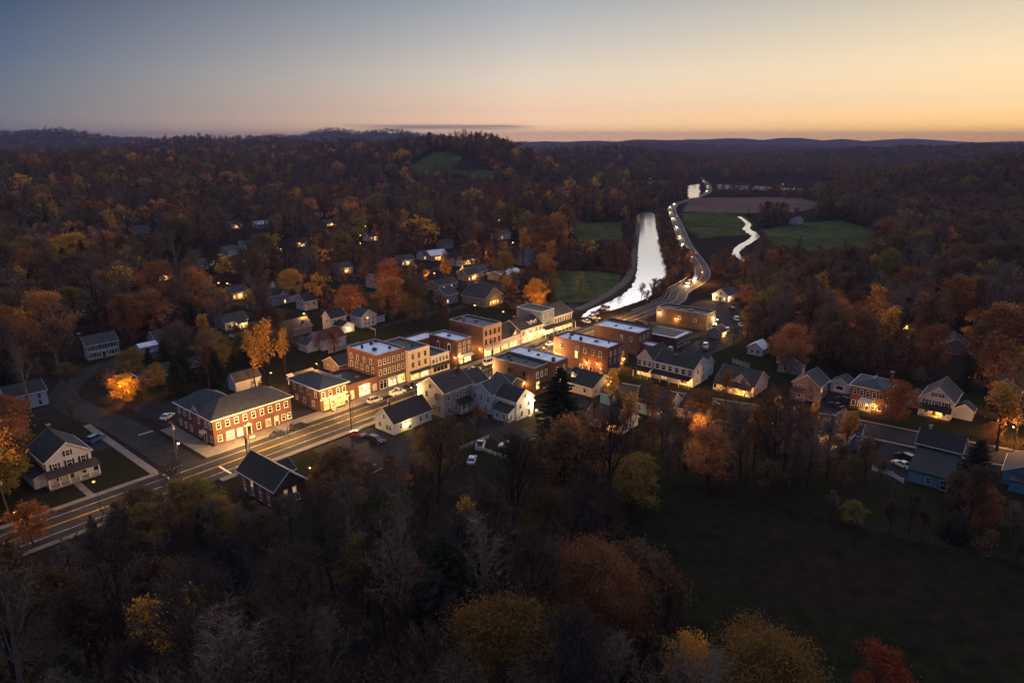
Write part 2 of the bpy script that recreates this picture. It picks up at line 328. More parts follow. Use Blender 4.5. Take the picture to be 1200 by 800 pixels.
    def win(s,f,z,xs,w=.95,h=1.6,kind='sash',lit=(),litm='lit',frame='trim',sh=False,v=-1,glass='glass',sm='shutter'):
        vv=s.vols[v]
        if isinstance(xs,tuple): n,a,b=xs; xs=[a+(b-a)*i/max(1,n-1) for i in range(n)]
        for i,a in enumerate(xs):
            x,y,rz=s._face(vv,f,a)
            wo=put('window',win_mesh(kind,w,h,frame),s.o,(x,y,z+vv[5]),rz)
            on=(lit=='all' or i in lit)
            po=put('pane',pane_mesh(w,h,litm if on else glass),wo)
            if sh:
                for sg in(-1,1): put('shutter',shut_mesh(w*.45,h,sm),wo,(sg*(w/2+.14+w*.24),0,0))
        return s
    def door(s,f,a,w=1.0,h=2.2,z=0,dm='door',frame='trim',lit=False,pediment=False,v=-1,litm='lit'):
        vv=s.vols[v]; x,y,rz=s._face(vv,f,a)
        b=MB(); T=M[frame]; b.box(-w/2-.18,-.1,0,-w/2,0,h+.18,T); b.box(w/2,-.1,0,w/2+.18,0,h+.18,T); b.box(-w/2,-.1,h,w/2,0,h+.18,T); b.box(-w/2,-.05,0,w/2,0,h,M[dm])
        if pediment: b.hull([(-w/2-.4,0,h+.18),(w/2+.4,0,h+.18),(0,0,h+.95)],[(-w/2-.4,-.22,h+.18),(w/2+.4,-.22,h+.18),(0,-.22,h+.95)],T)
        d=b.obj('door',s.o,(x,y,z+vv[5]),rz)
        g=MB(); hh=h*.45; g.poly([(-w*.33,-.06,h*.48),(w*.33,-.06,h*.48),(w*.33,-.06,h*.93),(-w*.33,-.06,h*.93)],M[litm] if lit else M['glass']); g.obj('door_glass',d)
        st_=MB(); st_.box(-w/2-.3,-.9,0,w/2+.3,-.1,.18,M['concrete']); st_.obj('doorstep',s.o,(x,y,vv[5]),rz)
        return s
    def chimney(s,x,y,z0,z1,w=.7,m='brick_red'):
        b=MB(); b.box(x-w/2,y-w/2,z0,x+w/2,y+w/2,z1,M[m]); b.box(x-w/2-.08,y-w/2-.08,z1,x+w/2+.08,y+w/2+.08,z1+.14,M['stone']); b.box(x-.13,y-.13,z1+.14,x+.13,y+.13,z1+.45,M['darktrim'])
        b.obj('chimney',s.lastroof); return s
    def units(s,lst,z,m='metal'):
        for (x,y,w,d,h) in lst:
            b=MB(); b.box(x-w/2,y-d/2,z+.1,x+w/2,y+d/2,z+h,M[m]); b.box(x-w*.4,y-d*.4,z,x+w*.4,y+d*.4,z+.1,M['darktrim']); b.box(x-w*.3,y-d*.3,z+h,x+w*.3,y+d*.3,z+h+.06,M['black_metal']); b.obj('rooftop_unit',s.lastroof)
        return s
    def awning(s,f,a,w,z,d=1.3,drop=.5,m='awning_w',v=-1,posts=0,name='awning'):
        vv=s.vols[v]; x,y,rz=s._face(vv,f,a)
        b=MB(); b.slab([(-w/2,-d,z-drop),(w/2,-d,z-drop),(w/2,-.01,z),(-w/2,-.01,z)],.1,M[m]); b.box(-w/2,-d-.06,z-drop-.35,w/2,-d,z-drop,M[m]); aw=b.obj(name,s.o,(x,y,vv[5]),rz)
        for i in range(posts):
            px=-w/2+.12+(w-.24)*i/max(1,posts-1); c=MB(); c.box(px-.09,-d+.05,.0,px+.09,-d+.23,z-drop-.09,M['trim']); c.box(px-.14,-d,z-drop-.35,px+.14,-d+.28,z-drop-.09-.0,M['trim']) ; c.obj('porch_post',s.o,(x,y,vv[5]),rz)
        return s
    def porch(s,f,a,w,d=2.2,z=2.7,posts=5,rm='sh_brown',rail=True,v=-1,floor=.5):
        vv=s.vols[v]; x,y,rz=s._face(vv,f,a)
        b=MB(); b.slab([(-w/2-.3,-d-.3,z),(w/2+.3,-d-.3,z),(w/2+.1,-.01,z+.95),(-w/2-.1,-.01,z+.95)],.14,M[rm]); b.box(-w/2,-d,z-.32,w/2,-d+.16,z-.16,M['trim']); b.obj('porch_roof',s.o,(x,y,vv[5]),rz)
        b=MB(); b.box(-w/2,-d,.05,w/2,-.01,floor,M['grey']); b.obj('porch_floor',s.o,(x,y,vv[5]),rz)
        for i in range(posts):
            px=-w/2+.1+(w-.2)*i/(posts-1); c=MB(); c.box(px-.1,-d+.0,floor,px+.1,-d+.2,z-.32,M['trim']); c.box(px-.15,-d-.05,floor,px+.15,-d+.25,floor+.22,M['trim']); c.obj('porch_post',s.o,(x,y,vv[5]),rz)
        if rail:
            c=MB(); c.box(-w/2+.2,-d+.05,floor+.85,w/2-.2,-d+.13,floor+.95,M['trim'])
            n=int(w/.28)
            for i in range(n): px=-w/2+.2+(w-.4)*i/n; c.box(px,-d+.07,floor+.05,px+.05,-d+.11,floor+.85,M['trim'])
            c.obj('porch_railing',s.o,(x,y,vv[5]),rz)
        return s
    def lamp(s,f,a,z,p=60,col=(1,.5,.16),v=-1,bulb='bulb',out=.55):
        vv=s.vols[v]; x,y,rz=s._face(vv,f,a)
        b=MB(); b.box(-.08,-.04,-.15,.08,0,.2,M['black_metal']); b.box(-.03,-out,.12,.03,-.04,.18,M['black_metal']); b.hull([(-.16,-out-.16,.02),(.16,-out-.16,.02),(.16,-out+.16,.02),(-.16,-out+.16,.02)],[(-.06,-out-.06,.2),(.06,-out-.06,.2),(.06,-out+.06,.2),(-.06,-out+.06,.2)],M['black_metal'])
        w=b.obj('wall_lamp',s.o,(x,y,z+vv[5]),rz); g=MB(); g.ball((0,-out,-.06),.22,M[bulb],6,4); g.obj('lamp_bulb',w)
        light(w,(0,-out-.3,-.35),p*.36,col); return s
    def gable(s,f,a,w,z,rise,d=.6,wall='white',rm='sh_dark',v=-1,win=True,lit=False):   # dormer
        vv=s.vols[v]; x,y,rz=s._face(vv,f,a); b=MB()
        b.poly([(-w/2,-.02,z),(w/2,-.02,z),(0,-.02,z+rise)],M[wall]); 
        b.slab([(-w/2-.3,-.3,z-.1),(0,-.3,z+rise+.15),(0,d,z+rise+.15),(-w/2-.3,d,z-.1)],.12,M[rm]); b.slab([(0,-.3,z+rise+.15),(w/2+.3,-.3,z-.1),(w/2+.3,d,z-.1),(0,d,z+rise+.15)],.12,M[rm])
        g=b.obj('dormer',s.o,(x,y,vv[5]),rz)
        t=MB()
        for sg in(-1,1): t.hull([(sg*(w/2+.3),-.34,z-.3),(0,-.34,z+rise-.02),(0,-.34,z+rise+.18),(sg*(w/2+.3),-.34,z-.1)],[(sg*(w/2+.3),-.3,z-.3),(0,-.3,z+rise-.02),(0,-.3,z+rise+.18),(sg*(w/2+.3),-.3,z-.1)],M['trim'])
        t.obj('dormer_trim',g)
        if win:
            wo=put('window',win_mesh('sash',.7,.9,'trim'),g,(0,-.03,z+.25)); put('pane',pane_mesh(.7,.9,'lit' if lit else 'glass'),wo)
        return s
    def boxdormer(s,x,y,z,w,h,d,wall='white',rm='sh_dark',face='S',lit=False):
        rz=R(FACE[face][0]); b=MB(); b.poly([(-w/2,0,0),(w/2,0,0),(w/2,0,h),(0,0,h+w*.35),(-w/2,0,h)],M[wall]); b.poly([(-w/2,0,0),(-w/2,0,h),(-w/2,d,h),(-w/2,d,0)],M[wall]); b.poly([(w/2,0,0),(w/2,d,0),(w/2,d,h),(w/2,0,h)],M[wall])
        b.slab([(-w/2-.15,-.15,h-.05),(0,-.15,h+w*.35+.1),(0,d,h+w*.35+.1),(-w/2-.15,d,h-.05)],.08,M[rm]); b.slab([(0,-.15,h+w*.35+.1),(w/2+.15,-.15,h-.05),(w/2+.15,d,h-.05),(0,d,h+w*.35+.1)],.08,M[rm])
        g=b.obj('dormer',s.o,(x,y,z),rz); wo=put('window',win_mesh('sash',w*.5,h*.7,'trim'),g,(0,-.01,.2)); put('pane',pane_mesh(w*.5,h*.7,'lit' if lit else 'glass'),wo); return s
    def band(s,f,a,w,z,h,m='trim',d=.12,name='cornice',v=-1):
        vv=s.vols[v]; x,y,rz=s._face(vv,f,a); b=MB(); b.box(-w/2,-d,z,w/2,-.003,z+h,M[m]); b.obj(name,s.o,(x,y,vv[5]),rz); return s
    def done(s):
        for (x0,y0,x1,y1,h,z0) in s.vols:
            c=[s.w2(x,y) for x in(x0,x1) for y in(y0,y1)]
            FOOT.append(([s.w2(x0,y0),s.w2(x1,y0),s.w2(x1,y1),s.w2(x0,y1)]))
            if s.clear:
                q=[Q(x,y,s.z+z) for x,y in c for z in (z0,h+1)]
                xs=[p[0] for p in q]; ys=[p[1] for p in q]
                CLEAR.append((min(xs)-2,min(ys)-2,max(xs)+2,max(ys)-2,s.clear))
        return s
NL=[0]
def light(parent,loc,p,col=(1,.5,.16),kind='POINT',size=.25):
    l=bpy.data.lights.new('lamp_light',kind); l.energy=p*LK; l.color=(col[0],col[1]*.80,col[2]*.52)
    if kind=='POINT': l.shadow_soft_size=size
    o=bpy.data.objects.new('lamp_light',l); COL.objects.link(o); o.location=loc
    if parent: o.parent=parent
    NL[0]+=1
    return o
LK=31.0
# ------------------------------------------------------------------ the buildings of the town, in street coordinates (s along the street, t away from it)
GR='shop buildings along the far side of the main street'
b=Bld('brick_block','long two-storey red brick block with hipped slate roof on the street corner','building',0,0,group=GR)
b.vol(0,0,22.5,10.5,7.2,'hip',3.4,'brick_red','sh_grey',.5)
b.win('S',4.5,(9,1.6,20.9),.95,1.55); b.win('S',1.0,[1.6],.95,1.5); b.win('S',.6,[4.4],2.0,2.3,'shop','all','lit_w'); b.win('S',.7,[7.0],1.4,2.1,'shop','all','lit_w')
b.door('S',9.6,1.1,2.5,.15,pediment=True); b.win('S',.95,[12.4],.95,1.6); b.win('S',.8,[15.2],1.3,1.9,'shop','all','lit_dim'); b.door('S',17.7,1.0,2.5,.15,frame='trim',lit=True); b.win('S',1.0,[19.8,21.6],.9,1.6)
b.win('W',4.5,[1.3,3.4,7.2],.9,1.5); b.win('W',1.0,[1.3,7.2],.9,1.5); b.door('W',4.4,1.1,2.4,.15)
b.awning('W',4.4,2.4,3.2,1.1,.3,'awning_w'); b.chimney(17.5,6.5,9.3,11.2)
b.vol(0,10.6,11,20,7.1,'hip',3.3,'brick_red','sh_teal',.5); b.win('W',4.5,(3,1.6,7.8),.9,1.5); b.win('W',1.0,(3,1.6,7.8),.9,1.5); b.gable('W',-2.2,4.2,7.1,1.9,3.2,'trim','sh_teal')
b.done()
b=Bld('brick_store','square two-storey brick store with low hipped teal roof and glowing yellow shopfront','building',31,-1.2,group=GR)
b.vol(0,0,9.6,15.5,6.9,'hip',2.3,'brick_red','sh_blue',.45); b.win('S',4.3,[1.2,3.6,6.2,8.3],.9,1.5); b.win('S',.35,[2.0],1.5,2.6,'shop','all','shop'); b.win('S',.35,[5.6],4.2,2.8,'shop','all','shop'); b.door('S',8.9,1,2.3,.15,lit=True)
b.band('S',4.8,9.4,3.5,.35); b.win('W',4.3,(4,2,13),.9,1.5); b.win('W',1.2,[3.5,8,12],.9,1.4); b.lamp('S',3.4,3.4,45); b.lamp('S',8.0,3.4,45); b.done()
b=Bld('low_shop','single-storey orange brick shop with black flat roof and pale lit display','building',40.75,0,group=GR)
b.vol(0,0,12.2,14,5.0,'flat',wall='brick_orange',rm='black_roof',trim='brick_orange'); b.win('S',.5,[2.2],1.2,2.5,'shop','all','shop'); b.win('S',.4,[6.8],4.0,2.6,'shop','all','shop_w'); b.win('S',.9,[10.7],1.1,1.8,'sash','all','lit_dim'); b.band('S',6.8,4.4,3.3,.4); b.units([(4,9,1.6,1.2,.9),(8,5,1,1,.6)],4.5); b.lamp('S',6.8,3.95,40,(1,.75,.45)); b.done()
b=Bld('brick_block','tall three-storey orange brick block with white membrane roof and dark unlit upper windows','building',53.0,.2,group=GR)
b.vol(0,0,11.4,15,11.6,'flat',wall='brick_orange',rm='membrane',trim='stone'); 
for z in(4.9,8.2): b.win('S',z,(6,1.1,10.3),.85,1.6)
b.win('W',8.2,(4,3.0,13.0),.9,1.6); b.win('W',5.6,(5,2.2,13.0),.9,1.6); b.win('S',.4,[2.0],2.6,2.7,'shop',(),frame='trim'); b.win('S',.4,[5.6],3.0,2.7,'shop','all','shop_w'); b.win('S',.4,[9.4],3.0,2.7,'shop','all','shop'); b.band('S',5.7,11.2,3.45,.4,'darktrim'); b.awning('S',5.6,3.4,3.4,1.0,.4,'awning_w'); b.band('S',5.7,11.2,10.9,.35,'brick_dark')
b.units([(4,6,1.1,1.1,.9),(7.5,12,.9,.9,.8),(8.5,4,.7,.7,.7),(3,11,.6,.6,1.1),(10,13,.8,.8,1)],11.1,'brick_dark'); b.done()
b=Bld('painted_block','three-storey cream painted block between the tall brick block and a low shop','building',64.5,-1.0,group=GR)
b.vol(0,0,9.4,15,10.4,'flat',wall='cream',rm='black_roof',trim='cream')
for z in(4.6,7.4): b.win('S',z,(3,2,7.4),.95,1.6,frame='stone')
b.win('S',.5,[2.6],3.2,2.4,'shop','all','shop'); b.win('S',.5,[6.8],3.2,2.4,'shop','all','shop_w'); b.awning('S',4.7,8.8,3.5,1.0,.5,'awning_d'); b.band('S',4.7,9.2,9.9,.3,'trim'); b.units([(3,9,.9,.9,.8),(6.5,5,.7,.7,.6)],9.9); b.done()
b=Bld('narrow_shop','low two-storey cream shop with a row of five upper windows and dark awning','building',74.1,-1.2,group=GR)
b.vol(0,0,8.6,12,6.3,'flat',wall='cream',rm='black_roof',trim='trim'); b.win('S',3.9,(5,1.2,7.4),.95,1.4); b.win('S',.5,[4.3],6.6,2.0,'shop',()); b.awning('S',4.3,8.2,3.3,1.2,.5,'awning_d'); b.done()
b=Bld('brick_block','two-storey dark brick block with white roof and arched side windows beside the lit alley','building',86.8,-.9,group=GR)
b.vol(0,0,7.2,14,8.9,'flat',wall='brick_dark',rm='membrane',trim='stone'); b.win('S',6.9,(3,1.3,5.9),.8,.9); b.win('S',4.3,(3,1.3,5.9),.8,1.6); b.win('S',.4,[1.6],2.0,2.5,'shop','all','shop'); b.win('S',.4,[5.0],3.2,2.5,'shop','all','shop_w'); b.awning('S',3.6,7.0,3.5,1.2,.5,'awning_w'); b.win('W',4.6,[4,9.5],1.1,2.2,'arch'); b.win('W',1.2,[5.5],1.1,2.0,'arch'); b.lamp('W',.8,3.0,70); b.lamp('S',.5,4.2,50); b.units([(4,8,1,1,.7)],8.4)
b.vol(-8,14.1,6,22,7.4,'flat',wall='brick_dark',rm='membrane',trim='brick_dark'); b.done()
b=Bld('brick_block','three-storey brick block with pink painted front and blue-grey roof past the lit alley','building',98.6,-2.2,group=GR)
b.vol(0,.02,9.8,17,11.6,'flat',wall='brick_brown',rm='blue_roof',trim='stone')
fb=MB(); fb.box(0,-.1,3.6,9.8,-.004,11.6,M['brick_pink']); fb.obj('painted_front',b.o)
for z in(4.9,8.2): b.win('S',z,(4,1.4,8.4),.8,1.7,frame='brick_dark'); 
for w_ in [c for c in b.o.children if c.name.startswith('window')]: w_.location.y=-.1
b.win('S',.4,[2.4],3.4,2.6,'shop','all','shop_w'); b.win('S',.4,[7.2],3.4,2.6,'shop','all','shop'); b.awning('S',4.9,9.4,3.7,1.4,.5,'awning_w'); b.band('S',4.9,10,11.0,.5,'brick_pink',.3); b.lamp('W',1.2,3.6,110); b.lamp('W',6.5,3.4,90); b.units([(2.5,12,.7,.7,2.2),(6,9,1.2,1,.6)],11.1,'metal'); b.done()
b=Bld('gabled_shop','low shop with steep brown shingled roof and one small front gable','building',108.8,-1.3,group=GR)
b.vol(0,0,11.4,11,4.6,'gx',3.4,'cream','sh_brown',.4); b.gable('S',8.5,3.6,4.6,2.2,2.4,'tan','sh_brown',lit=True); b.win('S',.5,[2.6],3.6,2.4,'shop','all','shop'); b.win('S',.5,[7.4],4.0,2.4,'shop','all','shop_w'); b.awning('S',5.5,10.8,3.6,1.2,.5,'awning_w'); b.done()
b=Bld('dormered_shop','two-storey pale shop with brown roof and a pair of dormers, brightly lit','building',120.6,-1.3,group=GR)
b.vol(0,0,13.4,11,5.7,'gx',3.0,'cream','sh_brown',.4); b.boxdormer(7.5,1.2,6.3,1.6,1.4,2.4,'trim','sh_brown'); b.boxdormer(10.3,1.2,6.3,1.6,1.4,2.4,'trim','sh_brown'); b.win('S',3.5,(6,1.5,12),.85,1.4,'sash',(1,3)); b.win('S',.5,[3],4,2.3,'shop','all','shop_w'); b.win('S',.5,[9.5],4.4,2.3,'shop','all','shop'); b.lamp('S',6.2,3.2,80,(1,.75,.4)); b.lamp('S',12.5,3.2,70,(1,.7,.35)); b.chimney(2.5,5.5,8.2,9.8); b.done()
b=Bld('flat_block','three-storey blue-grey clapboard block with flat black roof near the river end','building',134.3,-.7,group=GR)
b.vol(0,0,8.2,13,10.2,'flat',wall='greyblue',rm='black_roof',trim='trim',parapet=.3)
for z in(4.6,7.3): b.win('S',z,(3,1.5,6.7),.85,1.6)
b.win('S',.5,[4.1],6.4,2.5,'shop','all','shop_w'); b.awning('S',4.1,8,3.9,2.0,.6,'sh_brown',posts=4); b.done()
b=Bld('gabled_shop','two-storey cream gabled shop with long lit porch at the river end of the row','building',142.7,-.4,group=GR)
b.vol(0,0,12.6,12,6.6,'gx',3.4,'cream','sh_grey',.4); b.win('S',3.9,(7,1.2,11.4),.9,1.7); b.win('S',.5,[3.2],4.4,2.4,'shop','all','shop_w'); b.win('S',.5,[9.3],4.4,2.4,'shop','all','shop'); b.awning('S',6.3,12.2,3.7,2.2,.6,'sh_brown',posts=6); b.lamp('S',6.3,3.0,80,(1,.75,.4)); b.lamp('E',2,4.4,70,(1,.7,.35)); b.done()

# --- near side of the street
b=Bld('clapboard_house','small white clapboard cottage with brown roof beside the corner parking lot','house',34.3,-29.4)
b.vol(0,0,13.6,7.7,3.3,'gx',3.3,'white','sh_brown',.35); b.win('W',3.7,[3.8],.9,1.2); b.win('W',1.0,[1.5,2.6,5.6],.8,1.3); b.win('S',1.1,[2.6,9.5,11.8],.9,1.3); b.door('S',5.6,1,2.1,.1,lit=True); b.lamp('S',4.2,2.4,60,(1,.75,.35)); b.chimney(3.2,5.4,4.8,7.4,.6,'brick_dark')
b.vol(2.2,7.75,5.2,9.6,2.9,'shw',.01,'cream','sh_brown',.2); b.win('W',.4,[.95],1.5,2.0,'shop','all','lit'); b.done()
b=Bld('clapboard_house','large grey three-storey gabled house with shallow brown roof, tallest on the near side','house',50.9,-31.6)
b.vol(0,0,11.6,11,7.6,'gx',3.4,'grey','sh_brown',.35); b.win('W',8.0,[5.6],.7,1.0,frame='grey'); b.win('W',5.0,[3.4,7.2],.8,1.6,frame='grey'); b.win('W',1.6,[2,4.4,8.6],.8,1.6,frame='grey'); b.win('S',5.0,[1.6,5.2,8.5],.9,1.6); b.win('S',1.4,[1.6,4.5,9.2],.9,1.6); b.porch('S',7.2,4.6,1.8,3.4,3,'sh_dark',rail=True); b.chimney(9.9,4.2,9.2,13.0,.75,'brick_red')
b.units([(7,3.3,.9,.9,.12)],10.0,'metal')
b.vol(11.65,1.2,19.4,9.8,6.4,'gx',2.9,'grey','sh_brown',.3); b.win('S',4,[5.8],.9,1.4); b.done()
b=Bld('clapboard_house','pale blue L-shaped house with charcoal roofs and a white floodlight on its corner','house',61.6,-48)
b.vol(0,8.2,9.4,16.6,6.0,'gx',2.6,'bluewhite','sh_teal',.3); b.win('W',3.6,(3,1.4,6.6),.8,1.5,'sash',()); b.win('W',.9,[2.2,5.2],.8,1.5); b.win('S',3.8,[2.2],.8,1.2,'sash','all','lit')
b.vol(1.2,0,8.6,8.1,5.6,'gy',2.7,'bluewhite','sh_dark',.25); b.win('S',5.9,[3.7],.75,1.1); b.win('S',3.2,[1.6,5.4],.85,1.4); b.win('S',.8,[2.2],.85,1.4); b.door('S',5.4,1,2.1,.1); b.win('W',3.3,[2.5,5.6],.8,1.3)
b.vol(-1.6,.6,1.15,6.4,3.0,'shw',1.2,'bluewhite','sh_dark',.2); b.win('W',.9,[1.6,4.2],.9,1.3); b.win('S',.9,[1.2],.8,1.3)
b.lamp('S',7.05,4.3,300,(1,.88,.62),v=1,bulb='bulb_w'); b.done()
b=Bld('outbuilding','low dark-roofed outbuilding with a white end tucked beside the brick pair','shed',72.4,-36.5)
b.vol(0,0,8,8,4.3,'gy',2.2,'darkwood','sh_blue',.3); b.win('S',1.2,[2.4,5.6],1.6,2.0,'shop',()); b.done()
b=Bld('brick_block','two-storey brick block with sloping black roof, back wall to the alley lamp','building',80.6,-40)
b.vol(0,0,7.1,17,9.1,'flat',wall='brick_dark',rm='black_roof',trim='metal',parapet=.25); b.win('S',5.8,(3,1.4,5.8),.85,1.6); b.win('S',2.2,[1.6],1.4,2.2,'shop','all','lit'); b.win('S',1.6,[5],.9,1.4); b.win('W',5.8,[4,10],.8,1.5,frame='brick_dark'); b.lamp('W',3.4,4.0,70); b.units([(2,11,.7,.7,.6),(4.6,7,.8,.8,.3),(4.5,14,.8,.8,.6)],8.85); b.awning('S',3.6,4.5,3.6,1.8,.3,'black_metal',name='fire_escape'); b.done()
b=Bld('brick_block','two-storey brick block with long white membrane roof joined to a black-roofed neighbour','building',87.8,-42)
b.vol(0,0,7.2,19.6,9.5,'flat',wall='brick_dark',rm='membrane',trim='stone',parapet=.2); b.win('S',6.1,[1.6,5.2],.85,1.6); b.win('S',1.6,[4.4],1.3,2.6,'shop','all','lit'); b.win('S',3.0,[1.4],.8,1.4); b.units([(1.1,1.1,.9,.9,1.5),(3.5,9,.9,.7,.5),(5,14,.7,.7,.5)],9.3,'brick_dark'); b.lamp('S',2.9,3.6,60,(1,.62,.25)); b.done()
b=Bld('brick_block','big two-storey red brick block with bright white roof and four lamps along its side','building',110.2,-47.2)
b.vol(0,0,8.6,22.4,10.0,'flat',wall='brick_red',rm='membrane',trim='brick_red',parapet=.35); b.win('W',6.6,[3.0,6.0,9.2,12.2,19],.9,1.7); b.win('W',4.3,[12.6],1.0,2.3,'sash','all','lit'); b.win('W',1.0,[2.4,10.5],.9,1.5); b.door('W',6.6,1,2.2,.1)
for z in(1.2,4.2,7.0): b.win('S',z,(3,1.5,7.0),.85,1.5)
b.lamp('W',20.6,4.5,150); b.lamp('W',18.9,4.3,80); b.lamp('W',8.2,3.8,150); b.lamp('W',3.8,4.2,110); b.units([(3,13,.8,.8,1.2),(2.2,17,.6,.6,.6),(5,8,1,1,.5),(6.5,4,.5,.5,.5),(6,19,1.2,1,.6)],9.65,'brick_dark'); b.awning('S',4.3,6,3.6,1.6,.2,'black_metal',name='fire_escape'); b.done()
b=Bld('brick_annex','low brick annex with split black and white roof behind the big white-roofed block','building',118.95,-46)
b.vol(0,0,3.4,18,6.0,'flat',wall='brick_brown',rm='membrane',trim='stone',parapet=.2); b.lamp('S',.9,4.2,110); b.lamp('S',2.8,3.6,90); b.vol(3.45,2,9.5,18,6.6,'flat',wall='brick_dark',rm='black_roof',trim='darktrim',parapet=.25); b.done()
b=Bld('brick_block','dark brick warehouse with white and blue roof across the side street','building',138.4,-42)
b.vol(0,0,8.5,19.2,8.2,'flat',wall='brick_dark',rm='membrane',trim='stone',parapet=.2); b.win('S',5,(3,1.4,7),.9,1.6); b.win('S',1.6,(3,1.4,7),.9,1.6); b.win('W',4.6,[3,7],.9,1.6); b.units([(4,12,1.4,.6,.4),(4.6,6,1.6,.5,.4)],8.0); b.vol(8.55,.5,11,19,8.6,'flat',wall='brick_dark',rm='black_roof',trim='darktrim'); b.vol(1.5,-7,6,-.05,4.0,'flat',wall='brick_red',rm='membrane',trim='metal',parapet=.2); b.done()
b=Bld('low_store','single-storey brick store with black roof and wide white border','building',152.4,-50)
b.vol(0,0,12.6,14,4.5,'flat',wall='brick_red',rm='membrane',trim='stone',parapet=.15); rb=MB(); rb.box(2.2,2.2,4.36,11.0,13.8,4.55,M['black_roof']); rb.obj('roof_deck',b.o); b.win('S',1,(4,2,10.6),1.4,1.6,'shop',()); b.vol(2.5,14.1,12,24,5.0,'flat',wall='brick_dark',rm='black_roof',trim='darktrim'); b.units([(4,19,2,1.4,1),(9,18,1.4,1,.8)],4.6); b.done()
b=Bld('low_store','plain brick hall with black flat roof facing the river road','building',185.0,-46.6)
b.vol(0,0,8.2,22.8,6.9,'flat',wall='brick_brown',rm='black_roof',trim='stone',parapet=.4); b.win('W',3.2,[5,12],1.2,1.2); b.lamp('W',13.6,3.1,70); b.lamp('E',21,4.6,130,(1,.85,.55),bulb='bulb_w'); b.lamp('S',6.6,4.6,140,(1,.85,.6)); b.lamp('W',21.5,4.6,120,(1,.8,.5),bulb='bulb_w'); b.units([(4,9,2.4,1.2,.6),(4,15,1.4,1.2,.5)],6.5); b.done()
b=Bld('clapboard_house','small white house lit by two porch lamps on the river road bend','house',240,-32)
b.vol(0,0,8.2,8,3.2,'gx',3.0,'white','sh_grey',.3); b.win('W',3.5,[4],.9,1.2); b.win('W',1,[1.8,6],.9,1.4,'sash',(0,)); b.win('S',1,[2,6],.9,1.4); b.door('W',4,1,2.1,.1); b.lamp('W',7.2,2.6,100,(1,.7,.3)); b.lamp('S',1.2,2.6,100,(1,.55,.2)); b.vol(8.25,1.5,15,7,2.8,'gx',2.2,'white','sh_grey',.3); b.chimney(7.6,4,5,7.2,.6); b.done()
b=Bld('clapboard_house','tall white twin-gabled shop house with glowing porch below its front windows','house',119.2,-58.6)
b.vol(0,0,11,5.6,6.3,'gx',3.0,'white','sh_dark',.35); b.win('W',3.9,(3,.95,4.65),.95,1.5); b.win('W',.5,[2.8],4.6,2.3,'shop','all','porchlit'); b.awning('W',2.8,5.8,3.4,2.6,.6,'sh_dark',posts=3); b.lamp('W',2.8,2.9,120,(1,.7,.3)); b.done()
b=Bld('clapboard_house','long white gabled house with six windows over a dark porch roof','house',119.6,-73)
b.vol(0,0,11,13.9,6.0,'gy',2.7,'white','sh_dark',.35); b.win('W',3.7,(6,1.2,12.7),1.2,1.6); b.win('W',.6,[3,10],2.2,1.9,'shop',(1,),'lit_dim'); b.awning('W',7,13.6,3.4,2.4,.6,'sh_dark',posts=5); b.lamp('W',2.2,2.4,150); b.win('S',3.7,[3,7],.9,1.5); b.win('S',.9,[3,7],.9,1.5); b.win('S',6.6,[5.5],.8,1.1)
b.vol(11.05,1,17,10,4.4,'gy',2.4,'white','sh_grey',.3); b.win('S',1.2,[1.5,4],.9,1.4); b.chimney(3,8,5.6,8.6,.6); b.done()
b=Bld('clapboard_house','brown-roofed house whose whole front porch glows amber','house',123.6,-91)
b.vol(0,0,11.4,12,3.4,'gy',3.4,'cream','sh_brown',.45); b.gable('W',4.2,6.4,3.5,3.0,4.2,'cream','sh_brown',win=True); b.win('W',.5,(4,1.8,10.4),1.5,2.0,'shop','all','porchlit'); b.porch('W',6.2,11.6,2.2,2.7,6,'sh_brown',rail=False); b.lamp('W',3.0,2.2,170,(1,.55,.12)); b.lamp('W',9.6,2.2,110,(1,.55,.12)); b.win('S',1,[3,8],.9,1.4); b.done()
b=Bld('outbuilding','small cream house with dark roof lit from its yellow side, behind the tall conifer','house',91.6,-54)
b.vol(0,0,11.5,11,3.1,'gy',2.8,'cream','sh_dark',.4); b.win('S',1.0,(4,1.6,10),.9,1.4); b.lamp('S',9.5,2.8,130,(1,.6,.2)); b.win('W',1.0,[3,8],.9,1.4); b.boxdormer(2.0,8.8,3.9,1.8,1.5,2.4,'white','sh_dark','W'); b.done()
b=Bld('shed','little blue-painted gabled shed by the cream house','shed',89.6,-61.6)
b.vol(0,0,3.4,3.6,3.4,'gy',1.6,'teal','sh_blue',.25,trim='greyblue'); b.win('S',1.4,[1.7],.7,.9); b.done()
b=Bld('clapboard_house','low white bungalow with deep dark roof half hidden by bare trees','house',73.6,-75.2)
b.vol(0,0,8.6,11.4,2.6,'gy',2.7,'bluewhite','sh_dark',.4); b.win('W',.9,(4,1.6,9.8),.9,1.3); b.lamp('W',3.2,2.0,50,(1,.35,.12)); b.win('S',.9,[2.5,6],.9,1.3); b.done()
b=Bld('clapboard_house','white house with steep dark roof, gable end to the bare trees','house',90.2,-80)
b.vol(0,0,8.4,11,3.4,'gy',3.6,'bluewhite','sh_dark',.35); b.win('S',1,[2,6],.9,1.5); b.win('S',4.2,[4.2],.8,1.2); b.win('W',1,(3,2,9),.9,1.5); b.done()
b=Bld('clapboard_house','dark-roofed cottage with bright white gable trim behind the orange tree','house',95.0,-88.8)
b.vol(0,0,8.6,7.8,3.0,'gy',3.0,'white','sh_dark',.4); b.win('S',1,[2,6],.9,1.4); b.win('W',1,[2,5.5],.9,1.4); b.done()
b=Bld('clapboard_house','long low brown-roofed house among bare trees above the meadow','house',95.2,-101.5)
